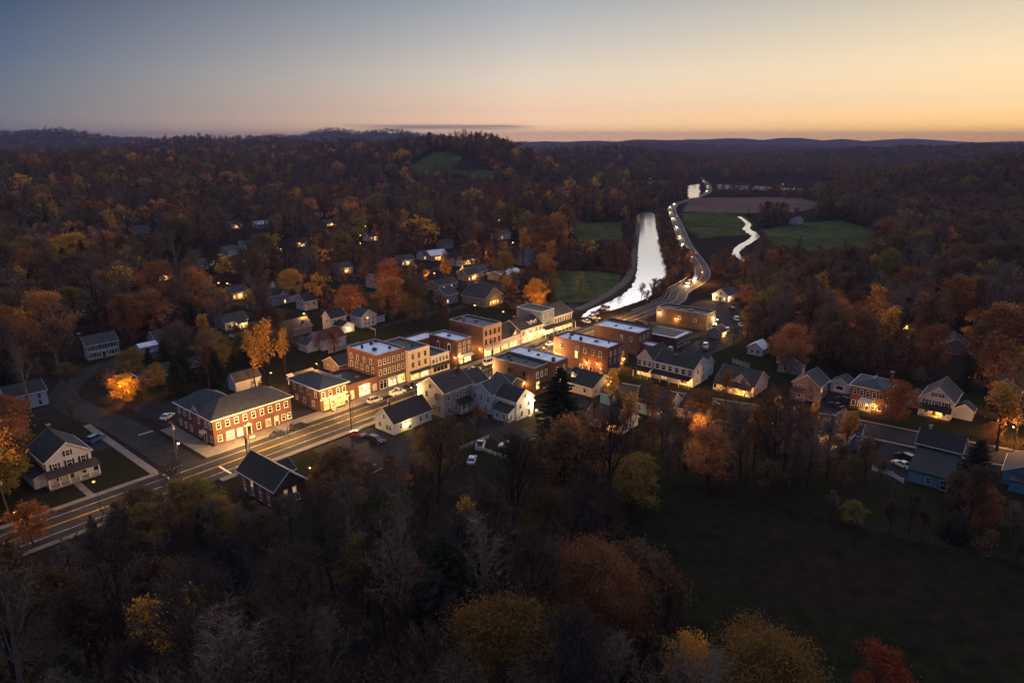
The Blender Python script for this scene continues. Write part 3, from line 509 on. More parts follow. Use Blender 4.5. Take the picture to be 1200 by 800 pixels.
b.vol(0,0,7.6,11.6,2.6,'gy',2.4,'grey','sh_brown',.4); b.win('W',1,(4,1.6,10),.9,1.3,'sash',(3,),'lit_dim'); b.win('S',1,[2,5.5],.9,1.3); b.done()
b=Bld('clapboard_house','grey-brown house with one orange lit window behind the big bare tree','house',131.6,-107.5)
b.vol(0,0,9,7.8,5.0,'gx',3.0,'tan','sh_blue',.35); b.win('S',2.8,[2.2],.95,1.8,'sash','all','porchlit'); b.win('S',2.8,[6],.9,1.5); b.win('W',2.9,[2,5.6],.9,1.5); b.win('W',.6,[2,5.6],.9,1.4); b.porch('W',5.6,4.2,1.8,2.6,3,'sh_grey',rail=False); b.chimney(2,5.8,6.4,9,.6,'stone'); b.done()
b=Bld('outbuilding','pale green one-car garage behind the grey-brown house','garage',145,-112.4)
b.vol(0,0,6,5.4,2.8,'gx',1.8,'bluewhite','sh_blue',.3); b.door('W',2.7,2.8,2.2,.0,'trim'); b.done()
b=Bld('brick_house','square red brick house with flat-topped blue roof and glowing arched doorway','house',134.2,-124.6)
b.vol(0,0,11.5,9.3,7.0,'hip',1.6,'brick_red','sh_blue',.4); b.win('W',4.5,(5,1.2,8.1),.9,1.5); b.win('W',1.0,[1.2,2.9,6.4,8.1],.9,1.5,'sash',()); b.door('W',4.65,1.2,2.5,.3,pediment=True,lit=True); b.lamp('W',4.0,3.3,80,(1,.6,.18)); b.lamp('W',2.0,2.4,60,(1,.5,.12)); b.porch('W',4.65,3.0,1.5,3.0,3,'trim',rail=False); b.win('S',4.5,[2,5.5,9],.9,1.5); b.win('S',1,[2,5.5,9],.9,1.5,'sash',(0,)); b.chimney(9.5,1.0,6.8,10.2,.8); b.units([(5.8,4.6,3.4,.5,.25)],8.6); b.done()
b=Bld('clapboard_house','grey shingled white house with brick chimney on its gable and two amber lamps','house',100.5,-124.2)
b.vol(0,0,9,8,4.6,'gx',3.6,'greyblue','sh_brown',.4); b.win('W',2.8,[6.2],.9,1.4); b.win('W',4.8,[2.6],.8,1.2); b.win('W',.7,[6.4],1.6,1.6,'shop','all','porchlit'); b.win('W',.8,[2.2],.9,1.4); b.lamp('W',1.6,2.0,70,(1,.6,.2)); b.lamp('W',6.4,2.6,60,(1,.5,.12)); b.chimney(-.42,4.2,0,9.4,.8,'brick_dark'); b.vol(3.4,-1.6,8,0-.02,4.3,'gy',2.2,'greyblue','sh_brown',.35); b.win('S',2.6,[2.2],.9,1.3); b.win('S',.6,[2.2],.9,1.3); b.done()
b=Bld('clapboard_house','white house with wide front gable, black shutters and a porch lamp','house',142.0,-140)
b.vol(0,0,12,8.0,5.2,'gx',3.5,'white','sh_blue',.45); b.win('W',6.0,[3.4,4.6],.75,1.1,sh=True); b.win('W',3.2,(3,1.6,6.4),.85,1.5,sh=True); b.win('W',.9,[1.8,6.2],.9,1.4); b.door('W',4.2,1,2.1,.3,dm='door'); b.porch('W',4,7.6,2.0,2.5,4,'sh_dark',rail=False); b.lamp('W',3.2,2.2,70,(1,.5,.1)); b.vol(3,-4.6,7,-.05,2.8,'gx',1.6,'white','sh_blue',.3); b.vol(4,8.05,9,12.4,2.8,'gx',1.6,'white','sh_blue',.3); b.done()
b=Bld('clapboard_house','teal-blue two-tier house with dark roofs above the meadow','house',94.6,-146.8)
b.vol(0,0,9.8,8.0,3.0,'shw',2.2,'teal','sh_dark',.35); b.win('W',.8,[3.9],.9,1.3); b.win('W',.1,[1.0],1.1,2.2,'sash'); 
b.vol(9.85,-.4,16.5,8.8,6.0,'gy',2.6,'teal','sh_dark',.4); b.win('W',3.9,[2.6,6.4],.8,1.2,frame='teal'); b.win('S',3.6,[3],.8,1.3); b.chimney(13.4,7,7.6,9.6,.6,'stone'); b.done()
b=Bld('clapboard_house','blue-roofed teal house cut off by the picture edge beside a tall conifer','house',107,-165)
b.vol(0,0,11,9.6,3.4,'gx',2.8,'teal','sh_blue',.4); b.win('W',.9,[3,7],.9,1.4); b.win('W',3.9,[4.8],.8,1.1); b.vol(-3,1,-.05,8,2.6,'shw',.6,'teal','sh_blue',.2); b.done()
# --- corner of the cross street
b=Bld('brick_house','dark brick house with black gable roof across from the corner brick block','house',-7.1,-40.6)
b.vol(0,0,7.3,15,4.8,'gy',3.2,'brick_dark','sh_dark',.4); b.win('S',2.6,[2.5,4.6],.8,1.3,'sash','all','lit_dim'); b.win('S',.7,[2.2,5.2],.8,1.3); b.win('W',2.6,(4,2.5,12.5),.8,1.4,'sash',(2,),'lit_dim'); b.win('W',.6,(4,2.5,12.5),.8,1.4,'sash',(3,),'lit_dim'); b.vol(7.35,9,10.5,14,3.0,'gx',1.6,'brick_dark','sh_dark',.3); b.lamp('S',6.6,2.0,12,(1,.5,.15)); b.done()
b=Bld('clapboard_house','white house with black shutters and long white-railed porch on the corner lawn','house',-34.6,7.8)
b.vol(0,0,9.2,12,6.0,'gy',3.3,'white','sh_dark',.4); b.win('S',6.2,[4.6],.8,1.2,sh=True); b.win('S',3.6,(3,1.7,7.5),.9,1.5,sh=True); b.win('S',.8,[2,7.2],.9,1.5); b.door('S',4.6,1,2.1,.5); b.porch('S',4.6,10.4,2.4,2.9,6,'sh_brown'); b.win('W',3.6,(3,2,10),.9,1.5); b.win('W',.8,(3,2,10),.9,1.5); b.vol(-2.6,1,-.05,9,2.8,'shw',.8,'white','sh_dark',.3); b.chimney(4.6,11,8.6,10.6,.7); b.done()
b=Bld('clapboard_house','white colonial house with five shuttered windows under a slate roof, deep among the trees','house',5.6,103)
b.vol(0,0,10.6,7.4,5.4,'gx',2.6,'white','sh_blue',.35); b.win('S',3.4,(5,1.3,9.3),.85,1.4,sh=True); b.win('S',.9,[1.3,3.3,7.3,9.3],.85,1.4,sh=True); b.door('S',5.3,1,2.2,.1,pediment=True); b.win('W',3.4,[1.8,5.4],.85,1.4); b.win('W',.9,[1.8,5.4],.85,1.4); b.chimney(-.45,3.7,0,9.4,.9,'brick_dark'); b.done()
b=Bld('clapboard_house','dark grey house with white-framed dormers among the trees','house',27.6,99)
b.vol(0,0,11,7.5,3.0,'gx',3.2,'greyblue','sh_blue',.35); b.boxdormer(3.0,.9,3.5,1.7,1.5,2.4,'trim','sh_blue'); b.boxdormer(8.0,.9,3.5,1.7,1.5,2.4,'trim','sh_blue'); b.win('S',.9,[1.4,3.6,7.4,9.6],1.0,1.4); b.win('W',1,[2,5.4],.9,1.4); b.clear=.5; b.done()
b=Bld('shed','pale blue garden shed with a flat pale roof','shed',20.5,96)
b.vol(0,0,6.5,4,2.6,'gx',1.0,'bluewhite','membrane',.2); b.door('S',3.2,2,2,0,'trim'); b.done()
b=Bld('outbuilding','sprawling dark bungalow roof by the amber street tree','house',7,58)
b.vol(0,0,14,10,3.0,'hip',2.4,'darkwood','sh_dark',.5); b.win('S',.9,(4,2,12),1,1.3); b.vol(14.05,2,21,9,2.8,'gx',2,'darkwood','sh_brown',.4); b.gable('S',3,4,2.8,1.6,2,'tan','sh_brown',win=False); b.clear=.5; b.done()
b=Bld('clapboard_house','pale house with two low wings half hidden at the bare leaning tree','house',-27.6,66)
b.vol(0,0,10,8,4.6,'gx',2.4,'bluewhite','sh_dark',.35); b.win('S',2.6,(3,2,8),.9,1.4); b.win('S',.6,(3,2,8),.9,1.4); b.win('W',2.6,[2.5,5.5],.9,1.3); b.vol(-7,1.5,-.05,7,3,'gx',1.8,'bluewhite','sh_brown',.35); b.clear=.6; b.done()
b=Bld('clapboard_house','white gable house at the wooded edge, mostly cut off','house',-35.5,90)
b.vol(0,0,9,8,4.6,'gx',2.8,'white','sh_dark',.35); b.win('S',2.6,(3,2,7),.9,1.4); b.win('S',.6,(3,2,7),.9,1.4); b.clear=.5; b.done()
b=Bld('outbuilding','small white gabled carriage house behind the corner brick block','house',23.6,33.0)
b.vol(0,0,8.4,4.6,3.2,'gx',2.3,'white','sh_grey',.3); b.win('W',1.0,[1.4,3.2],.7,1.2); b.win('S',1.2,[6],.8,1.1); b.done()
b=Bld('outbuilding','low white lean-to building between the carriage house and the brick store','shed',38,21)
b.vol(0,0,7,6,3.2,'gx',1.2,'bluewhite','sh_grey',.3); b.done()
b=Bld('clapboard_house','white house with rust-red roof behind the tall brick block','house',66.5,49.5)
b.vol(0,0,10.6,9,3.8,'gx',2.8,'white','sh_red',.4); b.win('S',1.4,[2,5,8.4],.7,1.1); b.win('W',1.2,[2.5,6.5],.8,1.2); b.lamp('E',2,4.4,40,(1,.8,.5)); b.vol(-5,2,-.05,8,2.8,'gy',2,'bluewhite','sh_grey',.3); b.done()
b=Bld('clapboard_house','tall narrow white house with black gable roof, lone chimneyless one on the back lane','house',84.6,69.6)
b.vol(0,0,7.6,5.8,5.6,'gx',2.6,'white','sh_dark',.35); b.win('W',3.4,[2.9],.8,1.3); b.win('S',3.4,[2,5.6],.8,1.3); b.win('S',.9,[2,5.6],.8,1.3); b.vol(1,-6,7,-.05,2.8,'gy',1.6,'white','sh_dark',.3); b.lamp('S',3.2,2.0,40,(1,.7,.4)); b.done()
b=Bld('clapboard_house','white house with blue-grey roof and a low white garage wing on the back lane','house',96,64.6)
b.vol(0,0,8,7.2,4.6,'gy',2.6,'white','sh_blue',.35); b.win('S',2.8,[2,6],.8,1.3); b.win('S',.8,[2,4,6],.8,1.3); b.win('W',2.8,[2,5],.8,1.3); b.vol(8.05,2,14,7,3.0,'gx',1.8,'white','sh_dark',.3); b.chimney(4,5.6,6,8.2,.9,'stone'); b.done()
b=Bld('clapboard_house','pale grey cottage roof with a small lit gable beside the golden tree','house',69,75)
b.vol(0,0,10,7.5,3.2,'gx',2.8,'tan','sh_grey',.35); b.gable('S',7,3.6,3.2,1.9,2,'white','sh_grey'); b.win('S',.9,[2,4.5],.9,1.3); b.clear=.6; b.done()
b=Bld('outbuilding','low tan store building with black roof directly behind the low shop','building',54.6,22.6)
b.vol(0,0,10,9,3.0,'gx',2.2,'tan','sh_dark',.3); b.win('W',.9,[3,6],.8,1.2); b.done()
b=Bld('clapboard_house','blue-grey house with white gables on the wooded hill street','house',92.6,128)
b.vol(0,0,9,10,4.8,'gx',2.8,'greyblue','sh_dark',.35); b.win('S',2.8,[2,4.5,7],.9,1.4); b.win('S',.7,[2,7],.9,1.4,'sash',(1,)); b.gable('S',6.5,3.6,4.8,2,2.4,'white','sh_dark'); b.vol(9.05,1,15,8,3.4,'gx',2.2,'white','sh_dark',.35); b.clear=.7; b.done()
b=Bld('clapboard_house','white gable-end house next to the blue-grey house','house',98,109)
b.vol(0,0,7,7,4.4,'gx',2.6,'white','sh_dark',.35); b.win('W',4.6,[3.5],.8,1.1); b.win('W',2.2,[2,5],.8,1.3); b.win('S',2.2,[2,5],.8,1.3); b.clear=.7; b.done()
b=Bld('clapboard_house','cottage with a brightly lit yellow porch seen through bare branches','house',57,103.5)
b.vol(0,0,10,8,3.4,'gx',2.6,'white','sh_grey',.35); b.win('S',.8,[2],.9,1.3); b.win('S',.4,[6.4],2.4,2.1,'shop','all','lit_w'); b.porch('S',6.4,4.4,2,2.7,3,'sh_grey',rail=False); b.lamp('S',6.4,2.2,170,(1,.7,.25)); b.clear=.8; b.done()
# --- houses further back in the trees
def house(s,t,L,W,h,rise,wall,rm,label,roof='gx',rot=0,lit=(),clear=.55,chim=False,lamp=0,z=None):
    x,y=st(s,t); b=Bld('clapboard_house',label,'house',s,t,rot,None,clear,z=hz(x,y) if z is None else z)
    b.vol(0,0,L,W,h,roof,rise,wall,rm,.4); n=max(2,int(L/2.6)); b.win('S',.8,(n,1.4,L-1.4),.9,1.4,'sash',lit)
    if h>4.4: b.win('S',3.3,(n,1.4,L-1.4),.9,1.3,'sash',[i+1 for i in lit if i%2])
    b.win('W',.9,[W*.3,W*.7],.9,1.3)
    if h>4.4: b.win('W',3.3,[W*.3,W*.7],.9,1.3)
    if chim: b.chimney(L*.7,W*.6,h+.5,h+rise+1.3,.7)
    if lamp: b.lamp('S',L*.5,2.3,lamp,(1,.55,.2))
    b.done(); return b
house(156,50,13,15,4.2,4.6,'tan','sh_brown','wide brown-roofed church hall with a pale gable window wall behind the shop row',rot=0,lit=(1,3),roof='gy',clear=.85,lamp=60)
house(148,68,8,8,4.6,2.8,'greyblue','sh_blue','blue-grey house beside the brown-roofed church hall',lit=(0,),clear=.8)
house(207,84,18,11,3.6,1.2,'tan','membrane','long low building with pale flat-pitched roof behind the church hall',clear=.85,lamp=40)
house(200,103,16,9,3.4,2.6,'grey','sh_blue','low grey-roofed building with lamp at its side deep in the neighbourhood',clear=.8,lamp=40)
house(254,105,7,7.5,8.4,2.2,'greyblue','sh_blue','tall slim blue-grey house above the rooftops',clear=.9,chim=True)
house(226,137,20,8,3.2,2.0,'white','sh_grey','long pale bungalow in the trees with an amber lamp',clear=.7,lit=(2,),lamp=50)
house(227,170,14,7,3.4,2.4,'white','sh_brown','white cottage with lit red-brown eaves among orange trees',clear=.8,lit=(0,2),lamp=70)
house(330,196,15,8,4.2,2.6,'white','sh_brown','pale house with pointed gable beyond the tall blue-grey house',clear=.8,lit=(1,))
house(150,122,8,9,4.4,3.2,'white','sh_dark','steep white gable end glimpsed above the orange tree',roof='gx',clear=.8)
house(166,92,14,9,3.2,2.2,'tan','sh_dark','dark-roofed low house with row of amber windows behind bare trees',clear=.6,lit=(1,3))
for px,py,L,lab,w,rf,lit,cl in [(300,268,12,'blue-lit roof of a house high in the left woods','bluewhite','membrane',(),.85),(272,268,10,'white house with yellow porch beside the blue-lit roof in the woods','white','sh_dark',(1,),.85),(284,293,12,'long white roofed house lower in the left woods','white','sh_blue',(),.8),
      (268,300,9,'small white gable by the long white roofed house','white','sh_grey',(),.8),(158,275,12,'white-trimmed house under the tall pole lamp in the woods','white','sh_blue',(),.85),(108,275,9,'faint white house near the tall pole lamp','white','sh_dark',(),.7),(210,283,8,'pale shed roof between rust-coloured trees','bluewhite','membrane',(),.7),
      (272,352,9,'low house with two tiny bright windows in the left woods','tan','sh_grey',(0,2),.6),(325,345,10,'white farmhouse with dark wing near the orange trees','white','sh_dark',(),.6),(383,266,14,'house with a cluster of amber lights in the woods','tan','sh_brown',(0,1,2),.85),(433,283,9,'house with pale gable among orange trees up the valley','white','sh_dark',(1,),.7),
      (629,205,16,'pale farmhouse on the wooded hillside','white','sh_grey',(),.8),(935,263,14,'white barn in the valley fields beside dark conifers','white','sh_grey',(),.9),(700,234,12,'house with two amber lights on the hillside above the river','tan','sh_brown',(0,1),.85),(893,418,6,'white garage with an amber lamp behind the round orange tree','white','membrane',(),.85),
      (505,306,13,'low pale-roofed house just above the lane lamps','tan','membrane',(1,),.8),(470,312,10,'grey cottage between orange crowns in the neighbourhood','greyblue','sh_grey',(0,),.75),(548,330,11,'small house with two amber windows left of the church hall','tan','sh_brown',(0,1),.8),(520,292,10,'white-gabled house half hidden under the tall feathery trees','white','sh_dark',(),.75),(398,322,10,'grey house with dim window beside the yellow lamp-lit tree','grey','sh_blue',(1,),.75),(232,318,10,'faint pale house below the rust-coloured trees','white','sh_grey',(),.7),(345,290,10,'small white house in the middle of the left woods','white','sh_dark',(1,),.8),(185,330,9,'dark-roofed cabin in the left woods with one amber window','tan','sh_dark',(0,),.75),(1133,418,12,'faint dark house with a pale roof edge in the far trees','grey','sh_blue',(),.7),(1195,470,14,'dim house at the lamp-lit road beyond the tall conifer','tan','sh_grey',(1,),.6),(845,398,5,'yellow-lit shed beside parked cars on the back lot','tan','sh_brown',(0,),.8),(940,440,9,'dark lilac-trimmed shed between two bare trees','grey','sh_dark',(),.4)]:
    x,y=P(px,py); zz=hz(x,y)
    for _ in range(6): x,y=P(px,py,zz); zz=hz(x,y)
    s_,t_=to_st(x,y)
    house(s_,t_,L,8 if L>8 else 5.5,3.6 if L>8 else 3.0,2.6 if L>8 else 1.8,w,rf,lab,rot=rnd.choice([0,-8,12]),lit=lit,clear=cl,lamp=70 if lit else 0,z=zz)
# ------------------------------------------------------------------ ground, roads, fields, water
import bmesh
def ground_sheet():
    rs=[0]+[18*1.075**i for i in range(100)]; rs=[r for r in rs if r<15000]; na=260
    v=[(0,0,-.03)]; f=[]
    for r in rs[1:]:
        for i in range(na):
            a=2*math.pi*i/na; x,y=r*math.cos(a),r*math.sin(a); v.append((x,y,hz(x,y)-.03))
    for i in range(na): f.append((0,1+i,1+(i+1)%na))
    for k in range(len(rs)-2):
        for i in range(na):
            j=(i+1)%na; a=1+k*na; f.append((a+i,a+na+i,a+na+j,a+j))
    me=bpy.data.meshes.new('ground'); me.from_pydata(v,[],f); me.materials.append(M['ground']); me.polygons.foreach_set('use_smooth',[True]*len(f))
    tag(put('ground',me),kind='structure')
ground_sheet()
BLOCK=[]  # polygons in world xy where no loose tree may stand
def inpoly(x,y,pl):
    c=False; n=len(pl); j=n-1
    for i in range(n):
        xi,yi=pl[i]; xj,yj=pl[j]
        if (yi>y)!=(yj>y) and x<(xj-xi)*(y-yi)/(yj-yi)+xi: c=not c
        j=i
    return c
def smooth_poly(p,it=2):
    for _ in range(it):
        q=[]; n=len(p)
        for i in range(n):
            a,b=p[i],p[(i+1)%n]; q+=[(a[0]*.75+b[0]*.25,a[1]*.75+b[1]*.25),(a[0]*.25+b[0]*.75,a[1]*.25+b[1]*.75)]
        p=q
    return p
def area(name,pts,m,z,block=True,drape=False,sm_=0,edge=0):
    if sm_: pts=smooth_poly(pts,sm_)
    if edge:
        q=[]
        for i,(a,b) in enumerate(zip(pts,pts[1:]+pts[:1])):
            L=math.dist(a,b); n=max(1,int(L/(edge*3)))
            for k in range(n): 
                t=k/n; q.append((a[0]+(b[0]-a[0])*t+rnd.uniform(-edge,edge),a[1]+(b[1]-a[1])*t+rnd.uniform(-edge,edge)))
        pts=q
    bm=bmesh.new(); vs=[bm.verts.new((x,y,z)) for x,y in pts]; fc=bm.faces.new(vs); bmesh.ops.triangulate(bm,faces=[fc])
    if drape:
        for _ in range(5):
            es=[e for e in bm.edges if e.calc_length()>drape]
            if not es: break
            bmesh.ops.subdivide_edges(bm,edges=es,cuts=1); bmesh.ops.triangulate(bm,faces=bm.faces[:])
        for v in bm.verts: v.co.z=hz(v.co.x,v.co.y)+z
    bm.normal_update()
    for f_ in bm.faces:
        if f_.normal.z<0: f_.normal_flip()
    me=bpy.data.meshes.new(name); bm.to_mesh(me); bm.free(); me.materials.append(M[m])
    if block: BLOCK.append(pts)
    return tag(put(name,me),kind='structure')
def catmull(p,n=8):
    o=[]; p=[p[0]]+list(p)+[p[-1]]
    for i in range(1,len(p)-2):
        for k in range(n):
            t=k/n; o.append(tuple(.5*(2*p[i][d]+(p[i+1][d]-p[i-1][d])*t+(2*p[i-1][d]-5*p[i][d]+4*p[i+1][d]-p[i+2][d])*t*t+(3*p[i][d]-p[i-1][d]-3*p[i+1][d]+p[i+2][d])*t**3) for d in range(len(p[0]))))
    o.append(tuple(p[-2])); return o
def ribbon(name,path,w0,w1,m,z,th=0,kind='structure',dash=None,drape=True):
    b=MB(); k=M[m]; L=[];acc=0
    for i,p in enumerate(path):
        a=path[max(0,i-1)]; c=path[min(len(path)-1,i+1)]; dx,dy=c[0]-a[0],c[1]-a[1]; l=math.hypot(dx,dy) or 1; nx,ny=-dy/l,dx/l
        h=hz(p[0],p[1])+z if drape else z
        L.append(((p[0]+nx*w0,p[1]+ny*w0,h),(p[0]+nx*w1,p[1]+ny*w1,h)))
    for i in range(len(path)-1):
        l=math.dist(path[i],path[i+1]); acc+=l
        if dash and (acc%(dash*2))>dash: continue
        (a,c),(d,e)=L[i],L[i+1]
        q=[a,d,e,c]
        if w1>w0: q=[a,d,e,c]
        nrm=(Vector(q[1])-Vector(q[0])).cross(Vector(q[2])-Vector(q[0]))
        if nrm.z<0: q=q[::-1]
        if th: b.slab(q,th,k)
        else: b.poly(q,k)
    return tag(b.obj(name),kind=kind)
def strip(name,s0,t0,s1,t1,m,z,th=0,kind='structure'):
    b=MB(); q=[(*st(s0,t0),z),(*st(s1,t0),z),(*st(s1,t1),z),(*st(s0,t1),z)]
    (b.slab(q,th,M[m]) if th else b.poly(q,M[m])); 
    return tag(b.obj(name),kind=kind)
def stpoly(l): return [st(*p) for p in l]

# town ground: lots and lawns
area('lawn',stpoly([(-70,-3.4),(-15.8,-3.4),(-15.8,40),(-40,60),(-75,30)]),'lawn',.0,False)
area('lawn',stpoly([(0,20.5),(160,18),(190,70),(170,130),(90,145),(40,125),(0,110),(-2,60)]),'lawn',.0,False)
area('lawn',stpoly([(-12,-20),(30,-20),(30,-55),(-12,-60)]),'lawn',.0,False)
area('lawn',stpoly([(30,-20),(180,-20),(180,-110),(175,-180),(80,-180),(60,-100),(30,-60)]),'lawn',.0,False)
area('parking_lot',stpoly([(15,-20.6),(33.6,-20.6),(33.6,-31),(42,-33),(40,-46),(24,-48),(15,-36)]),'asphalt_old',.02)
area('parking_lot',stpoly([(51,-36),(60.5,-37),(60.8,-61),(49,-59)]),'asphalt_old',.02)
area('parking_lot',stpoly([(22.6,0.3),(30.7,0.3),(30.7,21),(22.6,21)]),'asphalt_old',.02)
area('parking_lot',stpoly([(-3,21),(23,21),(23,32),(-3,48)]),'asphalt_old',.02)
area('parking_lot',stpoly([(150,-50.4),(166,-49),(184,-47),(184,-24),(166,-26),(166,-50),(184,-47),(196,-48),(196,-20),(238,-20),(238,-48),(215,-66),(180,-72),(150,-66)]) if False else stpoly([(150,-51),(196,-49),(198,-20),(238,-20),(236,-40),(212,-56),(180,-63),(150,-62)]),'asphalt_old',.02)
area('parking_lot',stpoly([(165.5,-48),(184.6,-47),(184.6,-22),(165.5,-22)]),'asphalt_old',.02)
area('parking_lot',stpoly([(160,10),(188,12),(190,28),(162,30)]),'asphalt_old',.03)
area('alley',stpoly([(94.1,-.6),(98.5,-.6),(98.5,20),(94.1,20)]),'asphalt',.03)
area('driveway',stpoly([(93,-131),(114,-129),(112.5,-138.6),(92,-139)]),'asphalt_old',.02)
area('driveway',stpoly([(133,-108.3),(147,-107.6),(147,-114.8),(123.5,-115.5),(123.5,-110),(131,-110)]),'asphalt_old',.02)
area('driveway',stpoly([(-38,22),(-15,19),(-15,27),(-38,31)]),'asphalt_old',.02)
# main street, running out to the valley road
mainpath=[st(s,-11.3) for s in range(-110,200,6)]
vr=[st(206,-11.0),st(228,-10.2),P(797,342),P(812,333),P(821,326),P(823.5,319),P(820,310),P(814,301),P(807,292),P(801.5,282),P(797,270),P(792,258),P(788,249),P(787.5,243),P(793,239),P(805,235),P(820,230),P(829,225.5),P(831,221),P(829,216),P(826,212.5),P(824,209)]
valley=catmull(vr,10)
ribbon('main_street',mainpath,-6.3,6.3,'asphalt',.03)
vroad=[mainpath[-1]]+valley
ribbon('valley_road',vroad,-4.8,4.8,'road_far',.035)
BLOCK.append([st(-110,-22),st(206,-22),st(206,2),st(-110,2)])
for i in range(0,len(vroad)-1,2):
    a=vroad[i]; c=vroad[min(i+2,len(vroad)-1)]; dx,dy=c[0]-a[0],c[1]-a[1]; l=math.hypot(dx,dy) or 1; w=5.8 if i<70 else 9
    BLOCK.append([(a[0]-dy/l*w,a[1]+dx/l*w),(c[0]-dy/l*w,c[1]+dx/l*w),(c[0]+dy/l*w,c[1]-dx/l*w),(a[0]+dy/l*w,a[1]-dx/l*w)])
for a,e in ((-.22,-.10),(.10,.22)): ribbon('centre_line',mainpath,a,e,'yellow',.045)
ribbon('edge_line',[p for p in mainpath],3.55,3.68,'paint',.045); ribbon('edge_line',mainpath,-3.68,-3.55,'paint',.045)
for a,e in ((-.24,-.1),(.1,.24)): ribbon('centre_line',vroad,a,e,'yellow',.05)
ribbon('edge_line',vroad,4.15,4.3,'paint',.05); ribbon('edge_line',vroad,-4.3,-4.15,'paint',.05)
# sidewalks with kerbs
strip('sidewalk',-4.6,-4.9,156,-.02 if False else -2.3,'concrete',.14,.14)
strip('sidewalk',-4.6,-2.28,31,-.05,'concrete',.14,.14); strip('sidewalk',40.6,-2.28,64.4,-.05,'concrete',.14,.14)
strip('sidewalk',-110,-4.9,-15.8,-3.4,'concrete',.14,.14)
strip('sidewalk',-4.6,-2.28+.0,-.6,21,'concrete',.139,.139)
strip('sidewalk',-17.2,-3.38,-15.4,40,'concrete',.14,.14)
strip('sidewalk',-8,-19.6,96,-17.7,'concrete',.14,.14); strip('sidewalk',108.4,-21,182,-17.7,'concrete',.14,.14); strip('sidewalk',-110,-19.2,-14,-17.7,'concrete',.14,.14)
ribbon('sidewalk',vroad[:36],5.6,6.6,'concrete',.13,.13)
strip('front_walk',-30.7,-3.2,-29.3,5.2,'concrete',.05)
# cross street and back streets
cross=[st(-10,-17.5),st(-10,10),st(-10.5,34),st(-13,52),st(-12,72),st(4,92),st(30,92)]
ribbon('side_street',catmull(cross,8),-4.0,4.0,'asphalt',.026)
ribbon('side_street',catmull([st(-13,60),st(-24,62),st(-50,50),st(-80,56)],8),-2.4,2.4,'asphalt_old',.022)
BLOCK.append(stpoly([(-17,-4),(-4,-4),(-4,50),(6,96),(32,100),(30,86),(8,84),(-5,50),(-5,60),(-24,66),(-50,55),(-50,46),(-24,56),(-18,50)]))
strip('stop_line',-5.0,-17.2,-4.5,-11.6,'paint',.05); strip('stop_line',-15.6,-10.9,-15.1,-5.2,'paint',.05); strip('stop_line',-14.2,-4.4,-10.2,-3.9,'paint',.05)
strip('stop_line',-9.8,22,-6.0,22.4,'paint',.05)
side2=[st(102,-17.5),st(102,-48),st(107,-74),st(113,-98),st(119,-116),st(122,-140),st(126,-172),st(130,-230)]
s2=catmull(side2,8); ribbon('side_street',s2,-4.3,4.3,'asphalt',.026)
ribbon('sidewalk',s2[8:],-6.6,-5.2,'concrete',.08,.08); ribbon('sidewalk',s2[10:],5.2,6.4,'concrete',.08,.08)
for i in range(len(s2)-1): 
    a,c=s2[i],s2[i+1]; dx,dy=c[0]-a[0],c[1]-a[1]; l=math.hypot(dx,dy) or 1
    BLOCK.append([(a[0]-dy/l*6,a[1]+dx/l*6),(c[0]-dy/l*6,c[1]+dx/l*6),(c[0]+dy/l*6,c[1]-dx/l*6),(a[0]+dy/l*6,a[1]-dx/l*6)])
ribbon('side_street',catmull([st(60,-62),st(80,-58),st(90,-50),st(101,-46)],8),-2.6,2.6,'asphalt_old',.024)
for k in range(7): strip('bay_line',16+0*k,-24.2-3.0*k,20.6,-24.1-3.0*k,'paint',.04)
# back lanes in the neighbourhood
for pl in ([st(30,92),st(60,94),st(95,100),st(130,110),st(170,125),st(230,150)],[st(95,100),st(90,130),st(80,170),st(90,230)],[st(100,60),st(130,62),st(150,60),st(200,72),st(250,90)]):
    pp=catmull(pl,6); ribbon('back_lane',pp,-2.6,2.6,'asphalt_old',.06)
area('parking_lot',stpoly([(186,70),(200,72),(202,100),(188,98)]),'asphalt_old',.08)
# fields
px=lambda l:[P(*p) for p in l]
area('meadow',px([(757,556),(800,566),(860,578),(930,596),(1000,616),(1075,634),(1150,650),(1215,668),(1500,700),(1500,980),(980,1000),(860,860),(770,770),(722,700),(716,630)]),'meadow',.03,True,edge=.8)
area('river_meadow',px([(640,318),(700,317),(728,322),(724,334),(700,352),(655,358),(636,342)]),'field_green',.03,edge=1)
area('river_meadow',px([(672,261),(728,260),(729,280),(676,283)]),'field_green',.03,edge=1.5)
area('pasture',px([(799,250),(830,249),(868,251),(884,262),(878,275),(845,277),(820,279),(801,265)]),'field_green',.03,edge=2)
area('ploughed_field',px([(818,232),(900,231),(962,233),(966,241),(930,249),(870,250),(800,248),(806,238)]),'field_brown',.03,edge=2)
area('pasture',px([(892,270),(930,262),(985,258),(1022,270),(1048,286),(1000,292),(940,294),(905,286)]),'field_green',.03,edge=2)
area('stubble_field',px([(840,212.5),(900,210),(958,210),(996,222),(920,223),(842,222)]),'field_pale',.05,edge=3)
area('pasture',px([(735,212),(788,211),(785,220),(737,222)]),'field_green',.04,edge=3)
area('marsh',px([(806,282),(850,279),(888,264),(905,288),(930,300),(885,312),(850,318),(815,300)]),'marsh',.02,edge=2)
area('grassy_bank',px([(742,262),(746,300),(746,330),(733,346),(711,356),(690,364),(672,362),(700,352),(724,336),(738,318),(740,300)]),'bank',.02,edge=.6)
area('hill_pasture',[(-165,1075),(-120,1060),(-40,1065),(-15,1090),(-30,1125),(-90,1190),(-135,1215),(-160,1150)],'field_green',.35,True,drape=22)
ribbon('towpath',catmull([P(748,262),P(743,300),P(736,325),P(715,343),P(692,356),P(676,363)],8),-2.2,2.2,'gravel',.05)
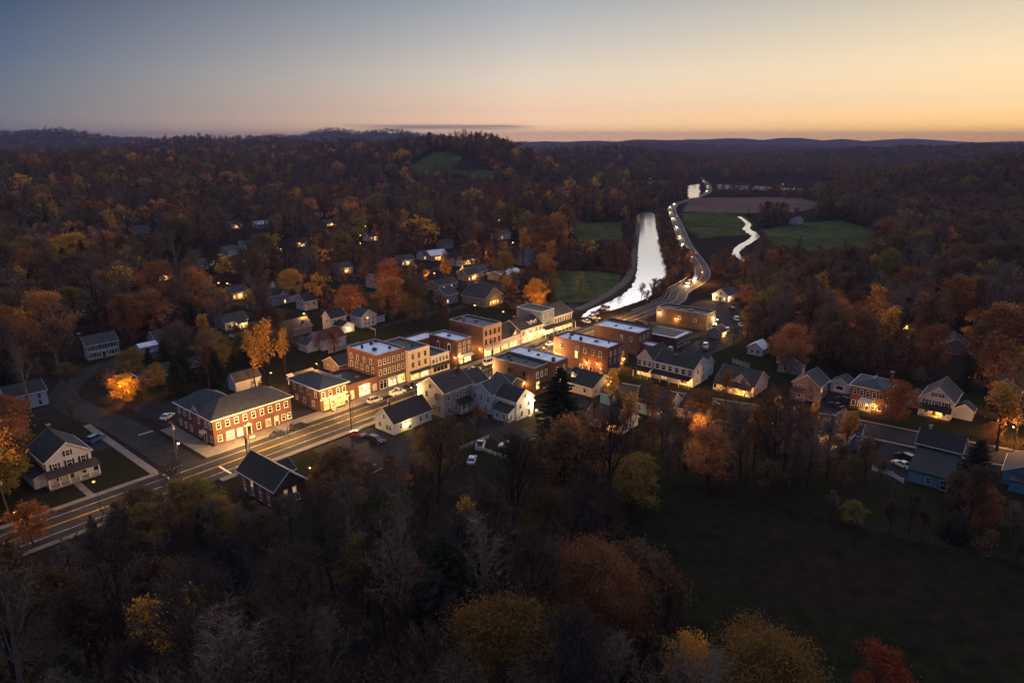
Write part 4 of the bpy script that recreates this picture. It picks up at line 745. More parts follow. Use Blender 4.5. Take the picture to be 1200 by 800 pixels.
# river, pond, stream
def water_mat():
    m,nt,out=nt_new('dusk_water'); p=N(nt,'ShaderNodeBsdfPrincipled'); p.inputs['Base Color'].default_value=(.93,.92,.95,1); p.inputs['Metallic'].default_value=1; p.inputs['Roughness'].default_value=.13
    tc=N(nt,'ShaderNodeTexCoord'); n=N(nt,'ShaderNodeTexNoise'); n.inputs['Scale'].default_value=.22; n.inputs['Detail'].default_value=4
    b=N(nt,'ShaderNodeBump'); b.inputs['Strength'].default_value=.085; b.inputs['Distance'].default_value=.5
    nt.links.new(tc.outputs['Object'],n.inputs['Vector']); nt.links.new(n.outputs['Fac'],b.inputs['Height']); nt.links.new(b.outputs[0],p.inputs['Normal']); nt.links.new(p.outputs[0],out.inputs[0]); return m
M['water']=water_mat()
RIV=[(745,249),(768,248),(769.5,262),(772,280),(777,300),(782,318),(780,330),(770,342),(752,352),(735,358),(712,364),(690,372),(678,371),(690,364),(712,355),(733,344),(746,330),(747.5,300),(745.5,270)]
area('river',px(RIV),'water',.04,sm_=2,edge=.7)
area('river',px([(807,217.5),(820,215.5),(819,231),(806,232.5)]),'water',.05,edge=2)
cre=[(866,254,3.2),(872,258,3),(877,263,4),(874.5,268,5),(880,272,6.5),(885.5,277,6),(878,283,5.5),(868,289,5),(862,297,4),(868,302,3.4),(874,306.5,3)]
b=MB(); cp=catmull([(*P(x,y),w) for x,y,w in cre],6)
for i in range(len(cp)-1):
    (x0,y0,w0),(x1,y1,w1)=cp[i],cp[i+1]; w0*=rnd.uniform(.75,1.2)
    cp[i]=(x0,y0,w0)
for i in range(len(cp)-1):
    (x0,y0,w0),(x1,y1,w1)=cp[i],cp[i+1]; b.poly([(x0-w0*.62,y0,.05),(x0+w0*.62,y0,.05),(x1+w1*.62,y1,.05),(x1-w1*.62,y1,.05)][::1 if y1>y0 else -1],M['water'])
    BLOCK.append([(x0-9,y0),(x0+9,y0),(x1+9,y1),(x1-9,y1)])
for q in b.f: pass
tag(b.obj('stream'),kind='structure')

# ------------------------------------------------------------------ lamps, poles, fences, cars
def lampkit(hh,arm,bulb):
    b=MB(); b.tube((0,0,0),(0,0,hh),.09,.055,6,M['black_metal']); b.tube((0,0,0),(0,0,.5),.16,.12,6,M['black_metal'])
    pole=b.mesh('pole'); b=MB(); b.tube((0,0,hh-.2),(arm,0,hh+.15),.045,.04,5,M['black_metal']); b.hull([(arm-.25,-.13,hh+.08),(arm+.4,-.13,hh+.08),(arm+.4,.13,hh+.08),(arm-.25,.13,hh+.08)],[(arm-.2,-.08,hh+.24),(arm+.3,-.08,hh+.24),(arm+.3,.08,hh+.24),(arm-.2,.08,hh+.24)],M['black_metal'])
    head=b.mesh('lamp_head'); b=MB(); b.ball((arm+.1,0,hh+.02),.26 if bulb!='bulb_far' else .34,M[bulb],8,5,.7); return pole,head,b.mesh('lamp_bulb'),arm,hh
KIT={k:lampkit(*v) for k,v in {'st':(6.5,1.0,'bulb'),'wt':(6.5,.8,'bulb_w'),'far':(7.5,1.0,'bulb_far')}.items()}
def lamp(px_,py_,label,kit='st',p=170,col=(1,.52,.16),group=None,ang=None,zl=None):
    pole,head,bulb,arm,hh=KIT[kit]; z=0
    for _ in range(6): x,y=P(px_,py_,z+hh); z=hz(x,y)
    o=thing('street_lamp',label,'street lamp',(x,y,z),rnd.uniform(0,6) if ang is None else ang,group)
    put('pole',pole,o); h=put('lamp_head',head,o); put('lamp_bulb',bulb,h)
    light(o,(arm+.1,0,hh-.45),p*(2.0 if kit=='st' else 1),col)
    BLOCK.append([(x-2.2,y-2.2),(x+2.2,y-2.2),(x+2.2,y+2.2),(x-2.2,y+2.2)])
    CLEAR.append((px_-4,py_-4,px_+4,py_+4,.9))
    return o
SD=AN-R(90)
lamp(147,447,'amber street lamp shining inside the golden corner tree',p=110,ang=SD)
lamp(207,518,'pale street lamp at the mouth of the cross street','wt',p=45,col=(1,.75,.45),ang=SD)
lamp(317,438,'lone amber lamp behind the carriage house',p=120)
lamp(373,427,'amber lamp rising behind the square brick store',p=120)
lamp(731,357,'tall amber lamp where the river meets the street',p=230,ang=SD+3.14)
lamp(825,319,'amber lamp on the outer bend of the valley road',p=230,ang=3.14)
lamp(813,301,'small lamp beside the straight part of the valley road',p=90,ang=3.14)
lamp(838,374,'pale lamp over the cars on the back parking lot','wt',p=200,col=(1,.85,.5))
lamp(808.5,489.7,'amber lamp over the orange tree by the meadow edge',p=110)
lamp(661,468.5,'small orange lamp in front of the big dark conifer',p=70)
lamp(630,482,'white yard lamp behind the pale blue house','wt',p=70,col=(1,.88,.65))
lamp(772,482,'cold white yard lamp between bare trees below the white gabled house','wt',p=30,col=(.9,.95,1))
lamp(931,476,'lamp glowing amber through the big bare tree on the side street',p=80,ang=SD)
lamp(905,478,'second amber lamp along the side street behind the bare trees',p=50,ang=SD)
lamp(1186,489,'amber lamp against the bare gold tree by the far side road',p=90)
lamp(1193,502,'low amber lamp at the cut-off teal house',p=60)
lamp(640,408,'street lamp at the near kerb between two white-roofed blocks',p=220,ang=SD+3.14,col=(1,.7,.35))
lamp(572,428,'street lamp over the parked white van in the main street',p=240,ang=SD+3.14,col=(1,.68,.3))
lamp(485,455,'street lamp on the kerb before the grey three-storey house',p=200,ang=SD+3.14,col=(1,.66,.3))
lamp(412,464,'tall thin street lamp in the middle of the main street kerb',p=230,ang=SD+3.14,col=(1,.66,.3))
lamp(290,500,'street lamp across from the corner brick block doorway',p=240,ang=SD+3.14,col=(1,.68,.32))
lamp(335,485,'street lamp beside two dark parked cars',p=200,ang=SD,col=(1,.66,.3))
lamp(700,372,'street lamp where the shop row ends at the river',p=240,ang=SD,col=(1,.7,.35))
lamp(655,391,'street lamp across from the brightly lit dormered shop',p=240,ang=SD,col=(1,.72,.38))
lamp(112,566,'street lamp on the dark lower end of the main street',p=40,ang=SD+3.14,col=(1,.62,.28))
lamp(20,602,'street lamp by the leaning utility pole at the lower end of the street',p=20,ang=SD+3.14,col=(1,.6,.25))
lamp(950.6,369,'amber lamp at the edge of the dark woods on the back lot',p=70); lamp(1061,382.5,'amber lamp over the dark lane in the far woods',p=110); lamp(1016,386,'amber lamp lighting a golden tree from inside',p=120)
for (x_,y_,l_,p_) in [(390.5,302.4,'amber lamp high among the bare trees of the wooded hill street',160),(458,338,'amber lamp in the orange tree behind the shop row',230),(599.5,284,'bright orange lamp beside the tall blue-grey house',230),(637.8,269,'amber lamp by the round gold tree above the river',150),(541,312.8,'amber lamp at the lane of pale roofs',260),
    (412.7,348,'amber lamp burning inside a yellow tree by the back lane',420),(574,297,'amber lamp lighting a small yellow tree',300),(508.6,319.7,'amber lamp at a bare hedge in the neighbourhood',240),(359,367,'amber lamp behind the golden tree pair',130),(628,345,'amber lamp under the golden tree at the river meadow',420),(145,252.5,'tall pole lamp above the left woods',200),
    (380,264,'lamp among the cluster of amber house lights',130),(428.8,264.8,'single amber lamp in the dark upper woods',110),(586,258,'pale amber lamp in the woods above the neighbourhood',110),(705,237.5,'orange lamp on the hillside over the river',200),(666,229,'small lamp on the bare hillside',90),(557,357,'small white lamp in the back gardens behind the shops',90),(590,366,'lamp behind the flat roofs of the shop row',140),(432,373,'lamp at the orange hedge behind the brick block',110)]:
    lamp(x_,y_,l_,'far',p_*.6)
for (x_,y_) in [(255,331),(269,332),(422,276),(424,285),(645,250),(705,229),(745,191),(840,182),(905,182),(915,184),(930,220),(918,216),(700,190),(762,196),(735,193),(123,179),(455,212),(330,292)]:
    lamp(x_,y_,'tiny far-off lamp twinkling in the dark wooded valley','far',60,group='tiny lamps far off in the woods')
def pole(px_,py_,label,hh=10,lean=0):
    x,y=P(px_,py_); o=thing('utility_pole',label,'utility pole',(x,y,0),AN); o.rotation_euler=(0,lean,AN)
    b=MB(); b.tube((0,0,-.2),(0,0,hh),.17,.11,7,M['wood']); b.obj('pole',o)
    b=MB(); b.box(-.06,-1.2,hh-.9,.06,1.2,hh-.76,M['wood'])
    for y in(-1.05,-.6,.6,1.05): b.tube((0,y,hh-.76),(0,y,hh-.55),.05,.04,5,M['stone'])
    b.obj('crossarm',o); b=MB(); b.tube((.3,0,hh-2.3),(.3,0,hh-1.4),.22,.22,8,M['metal']); b.obj('transformer',o)
    CLEAR.append((px_-3,py_-40,px_+3,py_,.9))
pole(207,537,'wooden utility pole at the cross street corner',10); pole(14,612,'leaning wooden utility pole at the lower street',11,R(-4)); pole(412,503,'wooden utility pole between parking lot and street',11); pole(291,545,'utility pole beside the dark brick house gable',8)
pole(757,372,'utility pole beyond the brick warehouse by the river road',10); pole(577,425,'utility pole beside the white van',9)
# white picket and rail fences
def fence(pts,label,hh=1.0,m='trim',gap=1.6,rails=(.35,.85),picket=True,name='fence',cat='fence'):
    o=thing(name,label,cat,(*pts[0],0)); 
    for a,c in zip(pts,pts[1:]):
        L=math.dist(a,c); an=math.atan2(c[1]-a[1],c[0]-a[0]); loc=(a[0]-pts[0][0],a[1]-pts[0][1],0)
        b=MB()
        for r in rails: b.box(.0,-.03,r-.06,L,.03,r+.06,M[m])
        if picket:
            for i in range(int(L/.22)): b.box(i*.22,-.055,.08,i*.22+.11,-.033,hh,M[m])
        b.obj('fence_panel',o,loc,an)
        n=max(1,int(L/gap))
        for i in range(n+1): q=MB(); q.box(-.07,-.07,0,.07,.07,hh+.12,M[m]); q.box(-.09,-.09,hh+.12,.09,.09,hh+.18,M[m]); q.obj('fence_post',o,(loc[0]+L*i/n*math.cos(an),loc[1]+L*i/n*math.sin(an),0),an)
fence([P(1022,551),P(1045,558),P(1058,566)],'white baluster fence at the end of the driveway by the teal house',1.2,gap=2.4)
fence([P(540,527),P(572,514)],'white rail fence along the sunken parking bay',.9,picket=False); fence([P(563,527),P(592,538)],'white rail fence turning downhill from the parking bay',.9,picket=False)
fence([P(858,425),P(878,432)],'pale board fence behind the long white gabled house',1.8,m='stone',picket=True)
fence([P(428,383),P(440,388),P(440,394)],'white rail fence round the small green back lawn',1.0,picket=False)
fence([st(66,45),st(80,45)],'low pinkish board fence below the rust-roofed house',1.5,m='cream')
def guard():
    pts=[(p[0],p[1]) for p in vroad[6:46:2]]
    o=thing('guard_rail','pale steel guard rail following the river side of the valley road','guard rail',(*pts[0],0)); b=MB()
    Q_=[]
    for i,p in enumerate(pts):
        a=pts[max(0,i-1)]; c=pts[min(len(pts)-1,i+1)]; dx,dy=c[0]-a[0],c[1]-a[1]; l=math.hypot(dx,dy); Q_.append((p[0]-dy/l*7.2-pts[0][0],p[1]+dx/l*7.2-pts[0][1]))
    for a,c in zip(Q_,Q_[1:]): b.hull([(a[0],a[1],.5),(c[0],c[1],.5),(c[0]+.05,c[1]+.05,.5),(a[0]+.05,a[1]+.05,.5)],[(a[0],a[1],.85),(c[0],c[1],.85),(c[0]+.05,c[1]+.05,.85),(a[0]+.05,a[1]+.05,.85)],M['stone'])
    b.obj('rail',o)
    for a in Q_: q=MB(); q.box(-.07,-.07,0,.07,.07,.8,M['metal']); q.obj('rail_post',o,(a[0],a[1],0))
guard()
# cars
def carkit(kind,colour,on):
    L,Wd,hb,hr={'sedan':(4.6,1.8,.92,1.42),'suv':(4.7,1.9,1.08,1.75),'van':(5.2,2.0,1.2,2.2),'pickup':(5.4,1.95,1.1,1.8)}[kind]
    p=CARM[colour]; b=MB(); h=L/2; w=Wd/2
    def sec(pts,wl): return [(x,-wl,z) for x,z in pts],[(x,wl,z) for x,z in pts]
    body=[(-h,.35),(-h+.12,.22),(h-.15,.22),(h,.4),(h-.04,hb*.72),(h-.35,hb*.84),(h-1.25,hb),(-h+.15,hb),(-h+.02,hb*.8)]
    lo,hi=sec(body,w); b.hull(lo,hi,p)
    if kind=='sedan': cab=[(-h+.55,hb),(h-1.35,hb),(h-2.15,hr),(-h+1.35,hr)]
    elif kind=='suv': cab=[(-h+.12,hb),(h-1.25,hb),(h-1.95,hr),(-h+.4,hr)]
    elif kind=='van': cab=[(-h+.06,hb),(h-.55,hb),(h-1.2,hr),(-h+.12,hr)]
    else: cab=[(-h+2.2,hb),(h-1.4,hb),(h-2.0,hr),(-h+2.35,hr)]
    lo=[(x,-w*.93 if z<=hb else -w*.78,z) for x,z in cab]; hi=[(x,w*.93 if z<=hb else w*.78,z) for x,z in cab]
    g=MB(); g.hull(lo,hi,M['glass'])
    r=MB(); t=[(x,z) for x,z in cab if z>hb]; x0,x1=min(q[0] for q in t),max(q[0] for q in t)
    b.hull([(x0-.05,-w*.79,hr-.04),(x1+.05,-w*.79,hr-.04),(x1+.05,w*.79,hr-.04),(x0-.05,w*.79,hr-.04)],[(x0+.05,-w*.72,hr+.05),(x1-.1,-w*.72,hr+.05),(x1-.1,w*.72,hr+.05),(x0+.05,w*.72,hr+.05)],p)
    for (xa,za),(xb,zb) in ((cab[0],cab[3]),(cab[1],cab[2])):
        for sg in(-1,1): b.tube((xa,sg*w*.94,za),(xb,sg*w*.79,zb),.06,.06,4,p)
    xm=(cab[2][0]+cab[3][0])/2-.1
    for sg in(-1,1): b.tube((xm,sg*w*.945,hb),(xm,sg*w*.795,hr),.06,.06,4,p)
    if kind=='pickup': b.box(-h+.2,-w*.8,hb,-h+2.1,w*.8,hb+.01,M['black_metal']); b.box(-h+.05,-w*.97,hb,-h+2.2,-w*.85,hb+.28,p); b.box(-h+.05,w*.85,hb,-h+2.2,w*.97,hb+.28,p); b.box(-h+.05,-w*.85,hb,-h+.15,w*.85,hb+.28,p)
    wh=MB(); wh.tube((0,-.11,0),(0,.11,0),.34,.34,12,M['tyre']); ri=MB(); ri.tube((0,-.125,0),(0,.125,0),.2,.2,8,M['rim'])
    hl=MB(); hl.box(-.05,-.2,-.09,.06,.2,.09,M['headl' if on else 'trim']); tl=MB(); tl.box(-.05,-.17,-.1,.05,.17,.1,M['taill' if on else 'taild'])
    return dict(body=b.mesh('body'),window=g.mesh('window'),wheel=wh.mesh('wheel'),rim=ri.mesh('rim'),hl=hl.mesh('headlight'),tl=tl.mesh('taillight'),L=L,W=Wd,hb=hb)
_ck={}
def car(x,y,rz,kind,colour,label,on=False,group='cars parked about the town',beam=0):
    k=(kind,colour,on); K=_ck.setdefault(k,None) or carkit(*k); _ck[k]=K
    o=thing('car',label,'van' if kind=='van' else ('pickup truck' if kind=='pickup' else 'car'),(x,y,.04),rz,group)
    o.name={'sedan':'parked_car','suv':'parked_suv','van':'parked_van','pickup':'pickup_truck'}[kind] if not on else 'moving_car'
    put('body',K['body'],o); put('window',K['window'],o); h=K['L']/2; w=K['W']/2
    for sx in(-h*.62,h*.62):
        for sy in(-w+.1,w-.1): q=put('wheel',K['wheel'],o,(sx,sy,.34)); put('rim',K['rim'],q)
    for sy in(-w*.66,w*.66): put('headlight',K['hl'],o,(h-.06,sy,K['hb']*.66)); put('taillight',K['tl'],o,(-h+.03,sy,K['hb']*.72))
    if beam:
        l=light(o,(h+.4,0,.75),beam,(1,.85,.6),'SPOT'); l.data.spot_size=R(70); l.data.spot_blend=.6; l.rotation_euler=(R(84),0,R(-90))
    return o
D=AN
def carp(px_,py_,rz,*a,**k): x,y=P(px_,py_,.7); return car(x,y,rz,*a,**k)
PK=[(327,507,0,'sedan','dark blue','dark sedan parked before the corner brick block'),(350,498.5,0,'suv','black','black suv parked ahead of the dark sedan'),(439,468,0,'suv','silver','silver suv parked by the pale lit low shop'),(466,459,0,'pickup','white','white pickup parked below the tall brick block'),(480,453,0,'sedan','black','black sedan nose to tail with the white pickup'),(487,450,0,'sedan','grey','grey sedan at the cream painted block'),
 (420,507.5,-80,'sedan','red','red sedan in the corner parking lot facing the cottage'),(441,515,-80,'suv','black','black suv alone in the corner parking lot row'),(112,513,25,'suv','blue','blue suv in the driveway behind the corner lawn'),(574,424,0,'van','white','white van in the lit side of the main street'),(556,432,0,'sedan','white','white sedan parked at the lit alley mouth'),(645,402,0,'sedan','white','white car stopped before the dormered shop'),(630,406,0,'suv','grey','grey suv across from the gabled shop'),(649,395.5,0,'suv','black','black suv under the flat block porch'),
 (693,371,70,'suv','white','white suv at the riverside lot, first from the street'),(697,366,70,'sedan','silver','silver sedan in the riverside lot row'),(704,364,70,'suv','black','black suv in the riverside lot row'),(709,361,70,'van','white','white van at the water end of the riverside lot'),(687,376,70,'sedan','white','white sedan at the lot entrance near the shop row end'),
 (786,409,20,'suv','white','white suv behind the brick warehouse'),(780,412,20,'sedan','red','dark red sedan next to the white suv at the warehouse'),(788,415,20,'sedan','silver','silver sedan behind the twin-gabled house'),(827,404,15,'suv','white','white suv by the yellow-lit shed'),(828,408,15,'sedan','black','black sedan by the yellow-lit shed'),(837,383,25,'van','white','long white van under the hall floodlight'),(843,386,25,'suv','black','black suv beside the long white van'),(848,389,25,'sedan','silver','silver sedan end of the van row'),(852,386,25,'suv','grey','grey suv behind the van row'),
 (858,361,40,'sedan','black','black sedan in front of the river bend cottage'),(863,373,30,'suv','white','white suv on the open back lot'),(868,380,30,'sedan','silver','silver sedan at the dark end of the back lot'),(988,468,65,'suv','dark blue','dark blue suv in the drive of the square brick house'),(980,474,65,'sedan','black','black sedan in the drive near the side street'),(1061,535,65,'suv','black','black suv by the teal-blue house'),(1057,543,65,'sedan','white','white sedan tucked behind the black suv at the teal-blue house'),
 (553,538,35,'sedan','white','white sedan below the rail fence'),(563,521,35,'pickup','white','white pickup in the sunken parking bay'),(595,522,120,'suv','white','white suv parked under the bare trees by the bay'),(648,493,10,'suv','silver','silver suv behind the big dark conifer'),(640,498,10,'sedan','black','black sedan near the white yard lamp'),(290,546,20,'sedan','white','white sedan beside the dark brick house'),(312,553,60,'suv','silver','silver suv behind the dark brick house wing'),
 (305,466,50,'sedan','white','white car on the lot behind the corner brick block'),(248,465,40,'sedan','silver','silver car far back behind the brick block wing'),(196,487,35,'sedan','white','white car parked across the lot line by the cross street'),(275,392,20,'sedan','white','white car at the lit yellow porch'),(1138,413,10,'sedan','silver','pale car alone in the dark far clearing'),(312,338,30,'sedan','white','white car before the blue-grey hill house')]
for (x_,y_,dr,k_,c_,l_) in PK: carp(x_,y_,D+R(dr),k_,c_,l_)
def along(i,off,rev=False):
    a,c=vroad[i],vroad[i+1]; dx,dy=c[0]-a[0],c[1]-a[1]; l=math.hypot(dx,dy); an=math.atan2(dy,dx)
    return (a[0]-dy/l*off,a[1]+dx/l*off,an+(math.pi if rev else 0))
def nearest(px_,py_): 
    x,y=P(px_,py_); return min(range(len(vroad)-1),key=lambda i:math.dist(vroad[i],(x,y)))
for n,(q,rev,l_) in enumerate([((818,334),True,'car with headlights lit rounding the river bend, first of the pair'),((822,327),True,'second car with lit headlights on the river bend'),((800,286),True,'car with lit headlights on the straight of the valley road'),((798,277),True,'car with bright headlights below the road bend by the ploughed field'),((793,266),True,'oncoming car halfway along the valley straight'),((789,256),True,'oncoming car near the top of the straight'),((787.5,249),True,'oncoming car just past the upper curve'),((787.8,243),True,'oncoming car in the upper curve'),((793,239),True,'oncoming car leaving the pond side of the curve'),((830,224),True,'distant oncoming car beside the far pond'),((830,219),True,'distant car beyond the far pond'),((826,212.5),True,'last distant car before the trees close in'),((806,297),False,'car with red tail lights heading up the valley'),((790,254),False,'car with red tail lights beyond the first bend')]):
    i=nearest(*q); x,y,a=along(i,2.4 if rev else -2.4,rev); o=car(x,y,a,'sedan' if n%3 else 'suv',['silver','white','black','grey'][n%4],l_,True,'cars on the valley road',beam=380 if rev else 0); o.location.z=hz(x,y)+.05
# benches and signs on the kerb
def bench(s_,t_,label):
    x,y=st(s_,t_); o=thing('bench',label,'bench',(x,y,.14),AN); b=MB(); b.box(-.8,-.22,.42,.8,.22,.47,M['stone']); b.obj('seat',o); b=MB(); b.box(-.8,.2,.55,.8,.25,.95,M['stone']); b.obj('backrest',o)
    for sx in(-.65,.65): q=MB(); q.box(sx-.04,-.2,0,sx+.04,.2,.42,M['black_metal']); q.box(sx-.04,.2,0,sx+.04,.26,.9,M['black_metal']); q.obj('leg',o)
bench(8.5,-3.6,'pale bench on the sidewalk before the corner block doorway'); bench(34,-3.7,'pale bench outside the glowing yellow shopfront'); bench(57,-3.6,'pale bench under the white awning of the tall brick block')
# ------------------------------------------------------------------ trees
def tubes(b,p,d,L,r,n,m,rg,segs=3,wob=.16,up=.0):
    pts=[p.copy()]; q=p.copy(); dd=d.copy()
    for i in range(segs):
        dd=(dd+Vector((rg.uniform(-wob,wob),rg.uniform(-wob,wob),rg.uniform(-wob,wob)+up))).normalized(); q=q+dd*(L/segs); pts.append(q.copy())
    for i in range(segs):
        t0,t1=i/segs,(i+1)/segs; b.tube(pts[i],pts[i+1],r*(1-.72*t0),r*(1-.72*t1),n,m,False)
    return pts,dd
def at(pts,t):
    k=t*(len(pts)-1); i=min(int(k),len(pts)-2); return pts[i].lerp(pts[i+1],k-i)
def outward(d,rg,spread):
    u=d.orthogonal().normalized(); u.rotate(Matrix.Rotation(rg.uniform(0,6.28),3,d)); return (d*math.cos(spread)+u*math.sin(spread)).normalized()
def twig(b,p,d,L,w,k):
    u=d.orthogonal().normalized()*w; e=p+d*L; i=len(b.v); b.v+=[tuple(p-u),tuple(p+u),tuple(e)]; b.f.append((i,i+1,i+2)); b.m.append(k)
def skeleton(rg,Ht,spread,tm,cm,n1,n2,n3,n4,tw,fork=.3,up=.05,rad=.3,leafcb=None,lo=.28,twl=1.1):
    """trunk and limbs in one mesh, branches and twigs in the other."""
    T=MB(); B=MB(); kt=B.mi(cm)
    tp,td=tubes(T,Vector((0,0,-.4)),Vector((rg.uniform(-.05,.05),rg.uniform(-.05,.05),1)).normalized(),Ht*.82,rad,7,tm,rg,5,.05,.02)
    for i in range(n1):
        t=lo+(1-lo)*(i+rg.random()*.6)/n1; base=at(tp,min(t,1)); an=rg.uniform(.55,1.0)*spread*(1.15-.55*t); d=outward(td,rg,an); L=Ht*(.52-.28*t)*rg.uniform(.75,1.2)
        lp,ld=tubes(T,base,d,L,rad*(.5-.28*t),5,tm,rg,4,.13,.10+up)
        for j in range(n2):
            t2=.25+.75*(j+rg.random())/n2; p2=at(lp,t2); d2=outward(ld,rg,rg.uniform(.5,1.0)); L2=L*(.5-.2*t2)*rg.uniform(.7,1.3)
            bp,bd=tubes(B,p2,d2,L2,rad*.13,3,cm,rg,2,.15,.10+up)
            for k in range(n3):
                t3=.2+.8*(k+rg.random())/n3; p3=at(bp,t3); d3=outward(bd,rg,rg.uniform(.4,1.0)); d3=(d3+Vector((0,0,up*3))).normalized(); L3=twl*rg.uniform(.6,1.4)
                twig(B,p3,d3,L3,tw,kt)
                if leafcb: leafcb(p3+d3*L3*.6,rg)
                for q in range(n4):
                    p4=p3+d3*L3*rg.uniform(.2,.9); d4=outward(d3,rg,rg.uniform(.4,1.0)); twig(B,p4,d4,L3*.7*rg.uniform(.5,1.2),tw*.7,kt)
    return T,B
def leaf(b,p,s,rg,k):
    a=Vector((rg.uniform(-1,1),rg.uniform(-1,1),rg.uniform(-.7,1))).normalized(); u=a.orthogonal().normalized(); u.rotate(Matrix.Rotation(rg.uniform(0,6.28),3,a)); w=a.cross(u)
    u*=s*.62; w*=s*.38; i=len(b.v); b.v+=[tuple(p-u),tuple(p-w),tuple(p+u),tuple(p+w)]; b.f.append((i,i+1,i+2,i+3)); b.m.append(k)
def leafy(rg,Ht,Wd,tm,lm,clumps,per,size,name,low=.22,oval=1.0,droop=0):
    T,B=skeleton(rg,Ht*.9,.95,tm,tm,9,3,0,0,.02,rad=.26*Ht/14,lo=.25)
    C=MB(); k=C.mi(lm); lobes=[(rg.uniform(0,6.28),rg.uniform(.75,1.12)) for _ in range(7)]
    for i in range(clumps):
        z=rg.random()**.85; th=rg.uniform(0,6.28); prof=math.sin(math.pi*(.12+.83*z))**.75*oval
        lob=1+.30*math.sin(2*th+lobes[0][0]+5*z)+.20*math.sin(5*th+lobes[1][0]-8*z)
        rr=Wd/2*prof*lob*(1-.6*rg.random()**1.8)
        if math.sin(2.3*th+lobes[2][0]+9*z)*math.sin(3*th-6*z+lobes[3][0])>.55: continue
        c=Vector((rr*math.cos(th),rr*math.sin(th),Ht*(low+(1-low)*z)+rg.uniform(-.4,.4))); cr=Wd*.10*rg.uniform(.6,1.35)
        for j in range(per):
            v=Vector((rg.gauss(0,1),rg.gauss(0,1),rg.gauss(0,.75)))*cr*.62
            leaf(C,c+v,size*rg.uniform(.6,1.3),rg,k)
    for me_src in (B,): 
        off=len(C.v); C.v+=B.v; kk=C.mi(tm)
        C.f+=[tuple(off+q for q in f) for f in B.f]; C.m+=[kk]*len(B.f)
    return T.mesh('trunk'),C.mesh('crown')
def conifer(rg,Ht,Wd,tm,lm,n=26,per=10,size=.9):
    T=MB(); tubes(T,Vector((0,0,-.3)),Vector((0,0,1)),Ht,.22,6,tm,rg,4,.02); C=MB(); k=C.mi(lm)
    for i in range(n):
        t=i/n; z=Ht*(.06+.92*t); r=Wd/2*(1-t)**.8*rg.uniform(.8,1.15)+.2
        for j in range(per):
            a=6.283*(j+rg.random())/per; rr=r*rg.uniform(.75,1.1); d=Vector((math.cos(a),math.sin(a),-.22+.5*t)); s=Vector((-math.sin(a),math.cos(a),0))
            for q in range(6):
                f0=.15+.85*q/6; p=Vector((0,0,z))+d*rr*f0; w=size*(.55-.3*f0)*rg.uniform(.6,1.4); e=p+d*rr*.28+Vector((0,0,rg.uniform(-.25,.1))); o=s*w
                b=len(C.v); C.v+=[tuple(p-o+Vector((0,0,-.15))),tuple(p+Vector((0,0,.12))),tuple(e),tuple(p+o+Vector((0,0,-.15)))]; C.f+=[(b,b+1,b+2),(b+1,b+3,b+2)]; C.m+=[k,k]
    return T.mesh('trunk'),C.mesh('crown')
M['bark']=mat('grey_brown_bark',(.055,.042,.035),.95,.4,1.5); M['bark_pale']=mat('pale_sycamore_bark',(.26,.22,.18),.9,.45,.9,c2=(.12,.1,.08)); 
M['twig']=leafmat('brown_twigs',[(.15,.108,.086),(.19,.135,.104),(.16,.122,.106)],0,.1); M['twig_shade']=leafmat('shade_brown_twigs',[(.062,.047,.041),(.082,.059,.047),(.068,.054,.050)],0,.1); M['leaf_shade']=leafmat('shade_brown_leaves',[(.10,.056,.028),(.13,.07,.03),(.08,.06,.03)]); M['twig_pale']=leafmat('pale_twigs',[(.17,.125,.092),(.21,.155,.11)],0,.1); M['twig_gold']=leafmat('rusty_twigs',[(.19,.12,.075),(.24,.155,.085),(.18,.112,.078)],0,.1)  # dark twigs and dim leaves carry the near woods' shade in their colour
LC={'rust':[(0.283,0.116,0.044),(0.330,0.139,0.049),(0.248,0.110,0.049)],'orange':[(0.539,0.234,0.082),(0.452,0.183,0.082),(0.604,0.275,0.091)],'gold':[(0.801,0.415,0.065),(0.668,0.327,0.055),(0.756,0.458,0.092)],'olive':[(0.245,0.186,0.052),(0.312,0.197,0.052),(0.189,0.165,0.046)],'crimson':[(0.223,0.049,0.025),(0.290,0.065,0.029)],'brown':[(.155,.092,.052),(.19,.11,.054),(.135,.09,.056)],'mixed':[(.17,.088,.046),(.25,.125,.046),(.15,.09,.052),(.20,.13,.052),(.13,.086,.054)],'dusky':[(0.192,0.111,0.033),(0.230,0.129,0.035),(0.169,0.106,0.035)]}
for k_,v_ in LC.items(): M['leaf_'+k_]=leafmat(k_+'_autumn_leaves',v_)
M['needle']=leafmat('dark_needles',[(.018,.026,.014),(.024,.03,.016),(.03,.03,.016)],.1)
TM={}
rg=random.Random(11)
def mk_leafy(key,col,n,**k):
    TM[key]=[leafy(rg,tm=M['bark'],lm=M['leaf_'+col],name=key,**k) for _ in range(n)]
for col in ('rust','orange','gold','olive','crimson','brown'):
    mk_leafy(col,col,3,Ht=15,Wd=11.5,clumps=110,per=95,size=.37)
mk_leafy('big','rust',1,Ht=21,Wd=18,clumps=330,per=260,size=.25,low=.14)
mk_leafy('bigg','dusky',1,Ht=17,Wd=13.5,clumps=230,per=230,size=.25,low=.12)
mk_leafy('bigo','dusky',1,Ht=17,Wd=15,clumps=250,per=240,size=.25,low=.12)
mk_leafy('shrubo','orange',1,Ht=5,Wd=5,clumps=40,per=50,size=.35,low=.05)
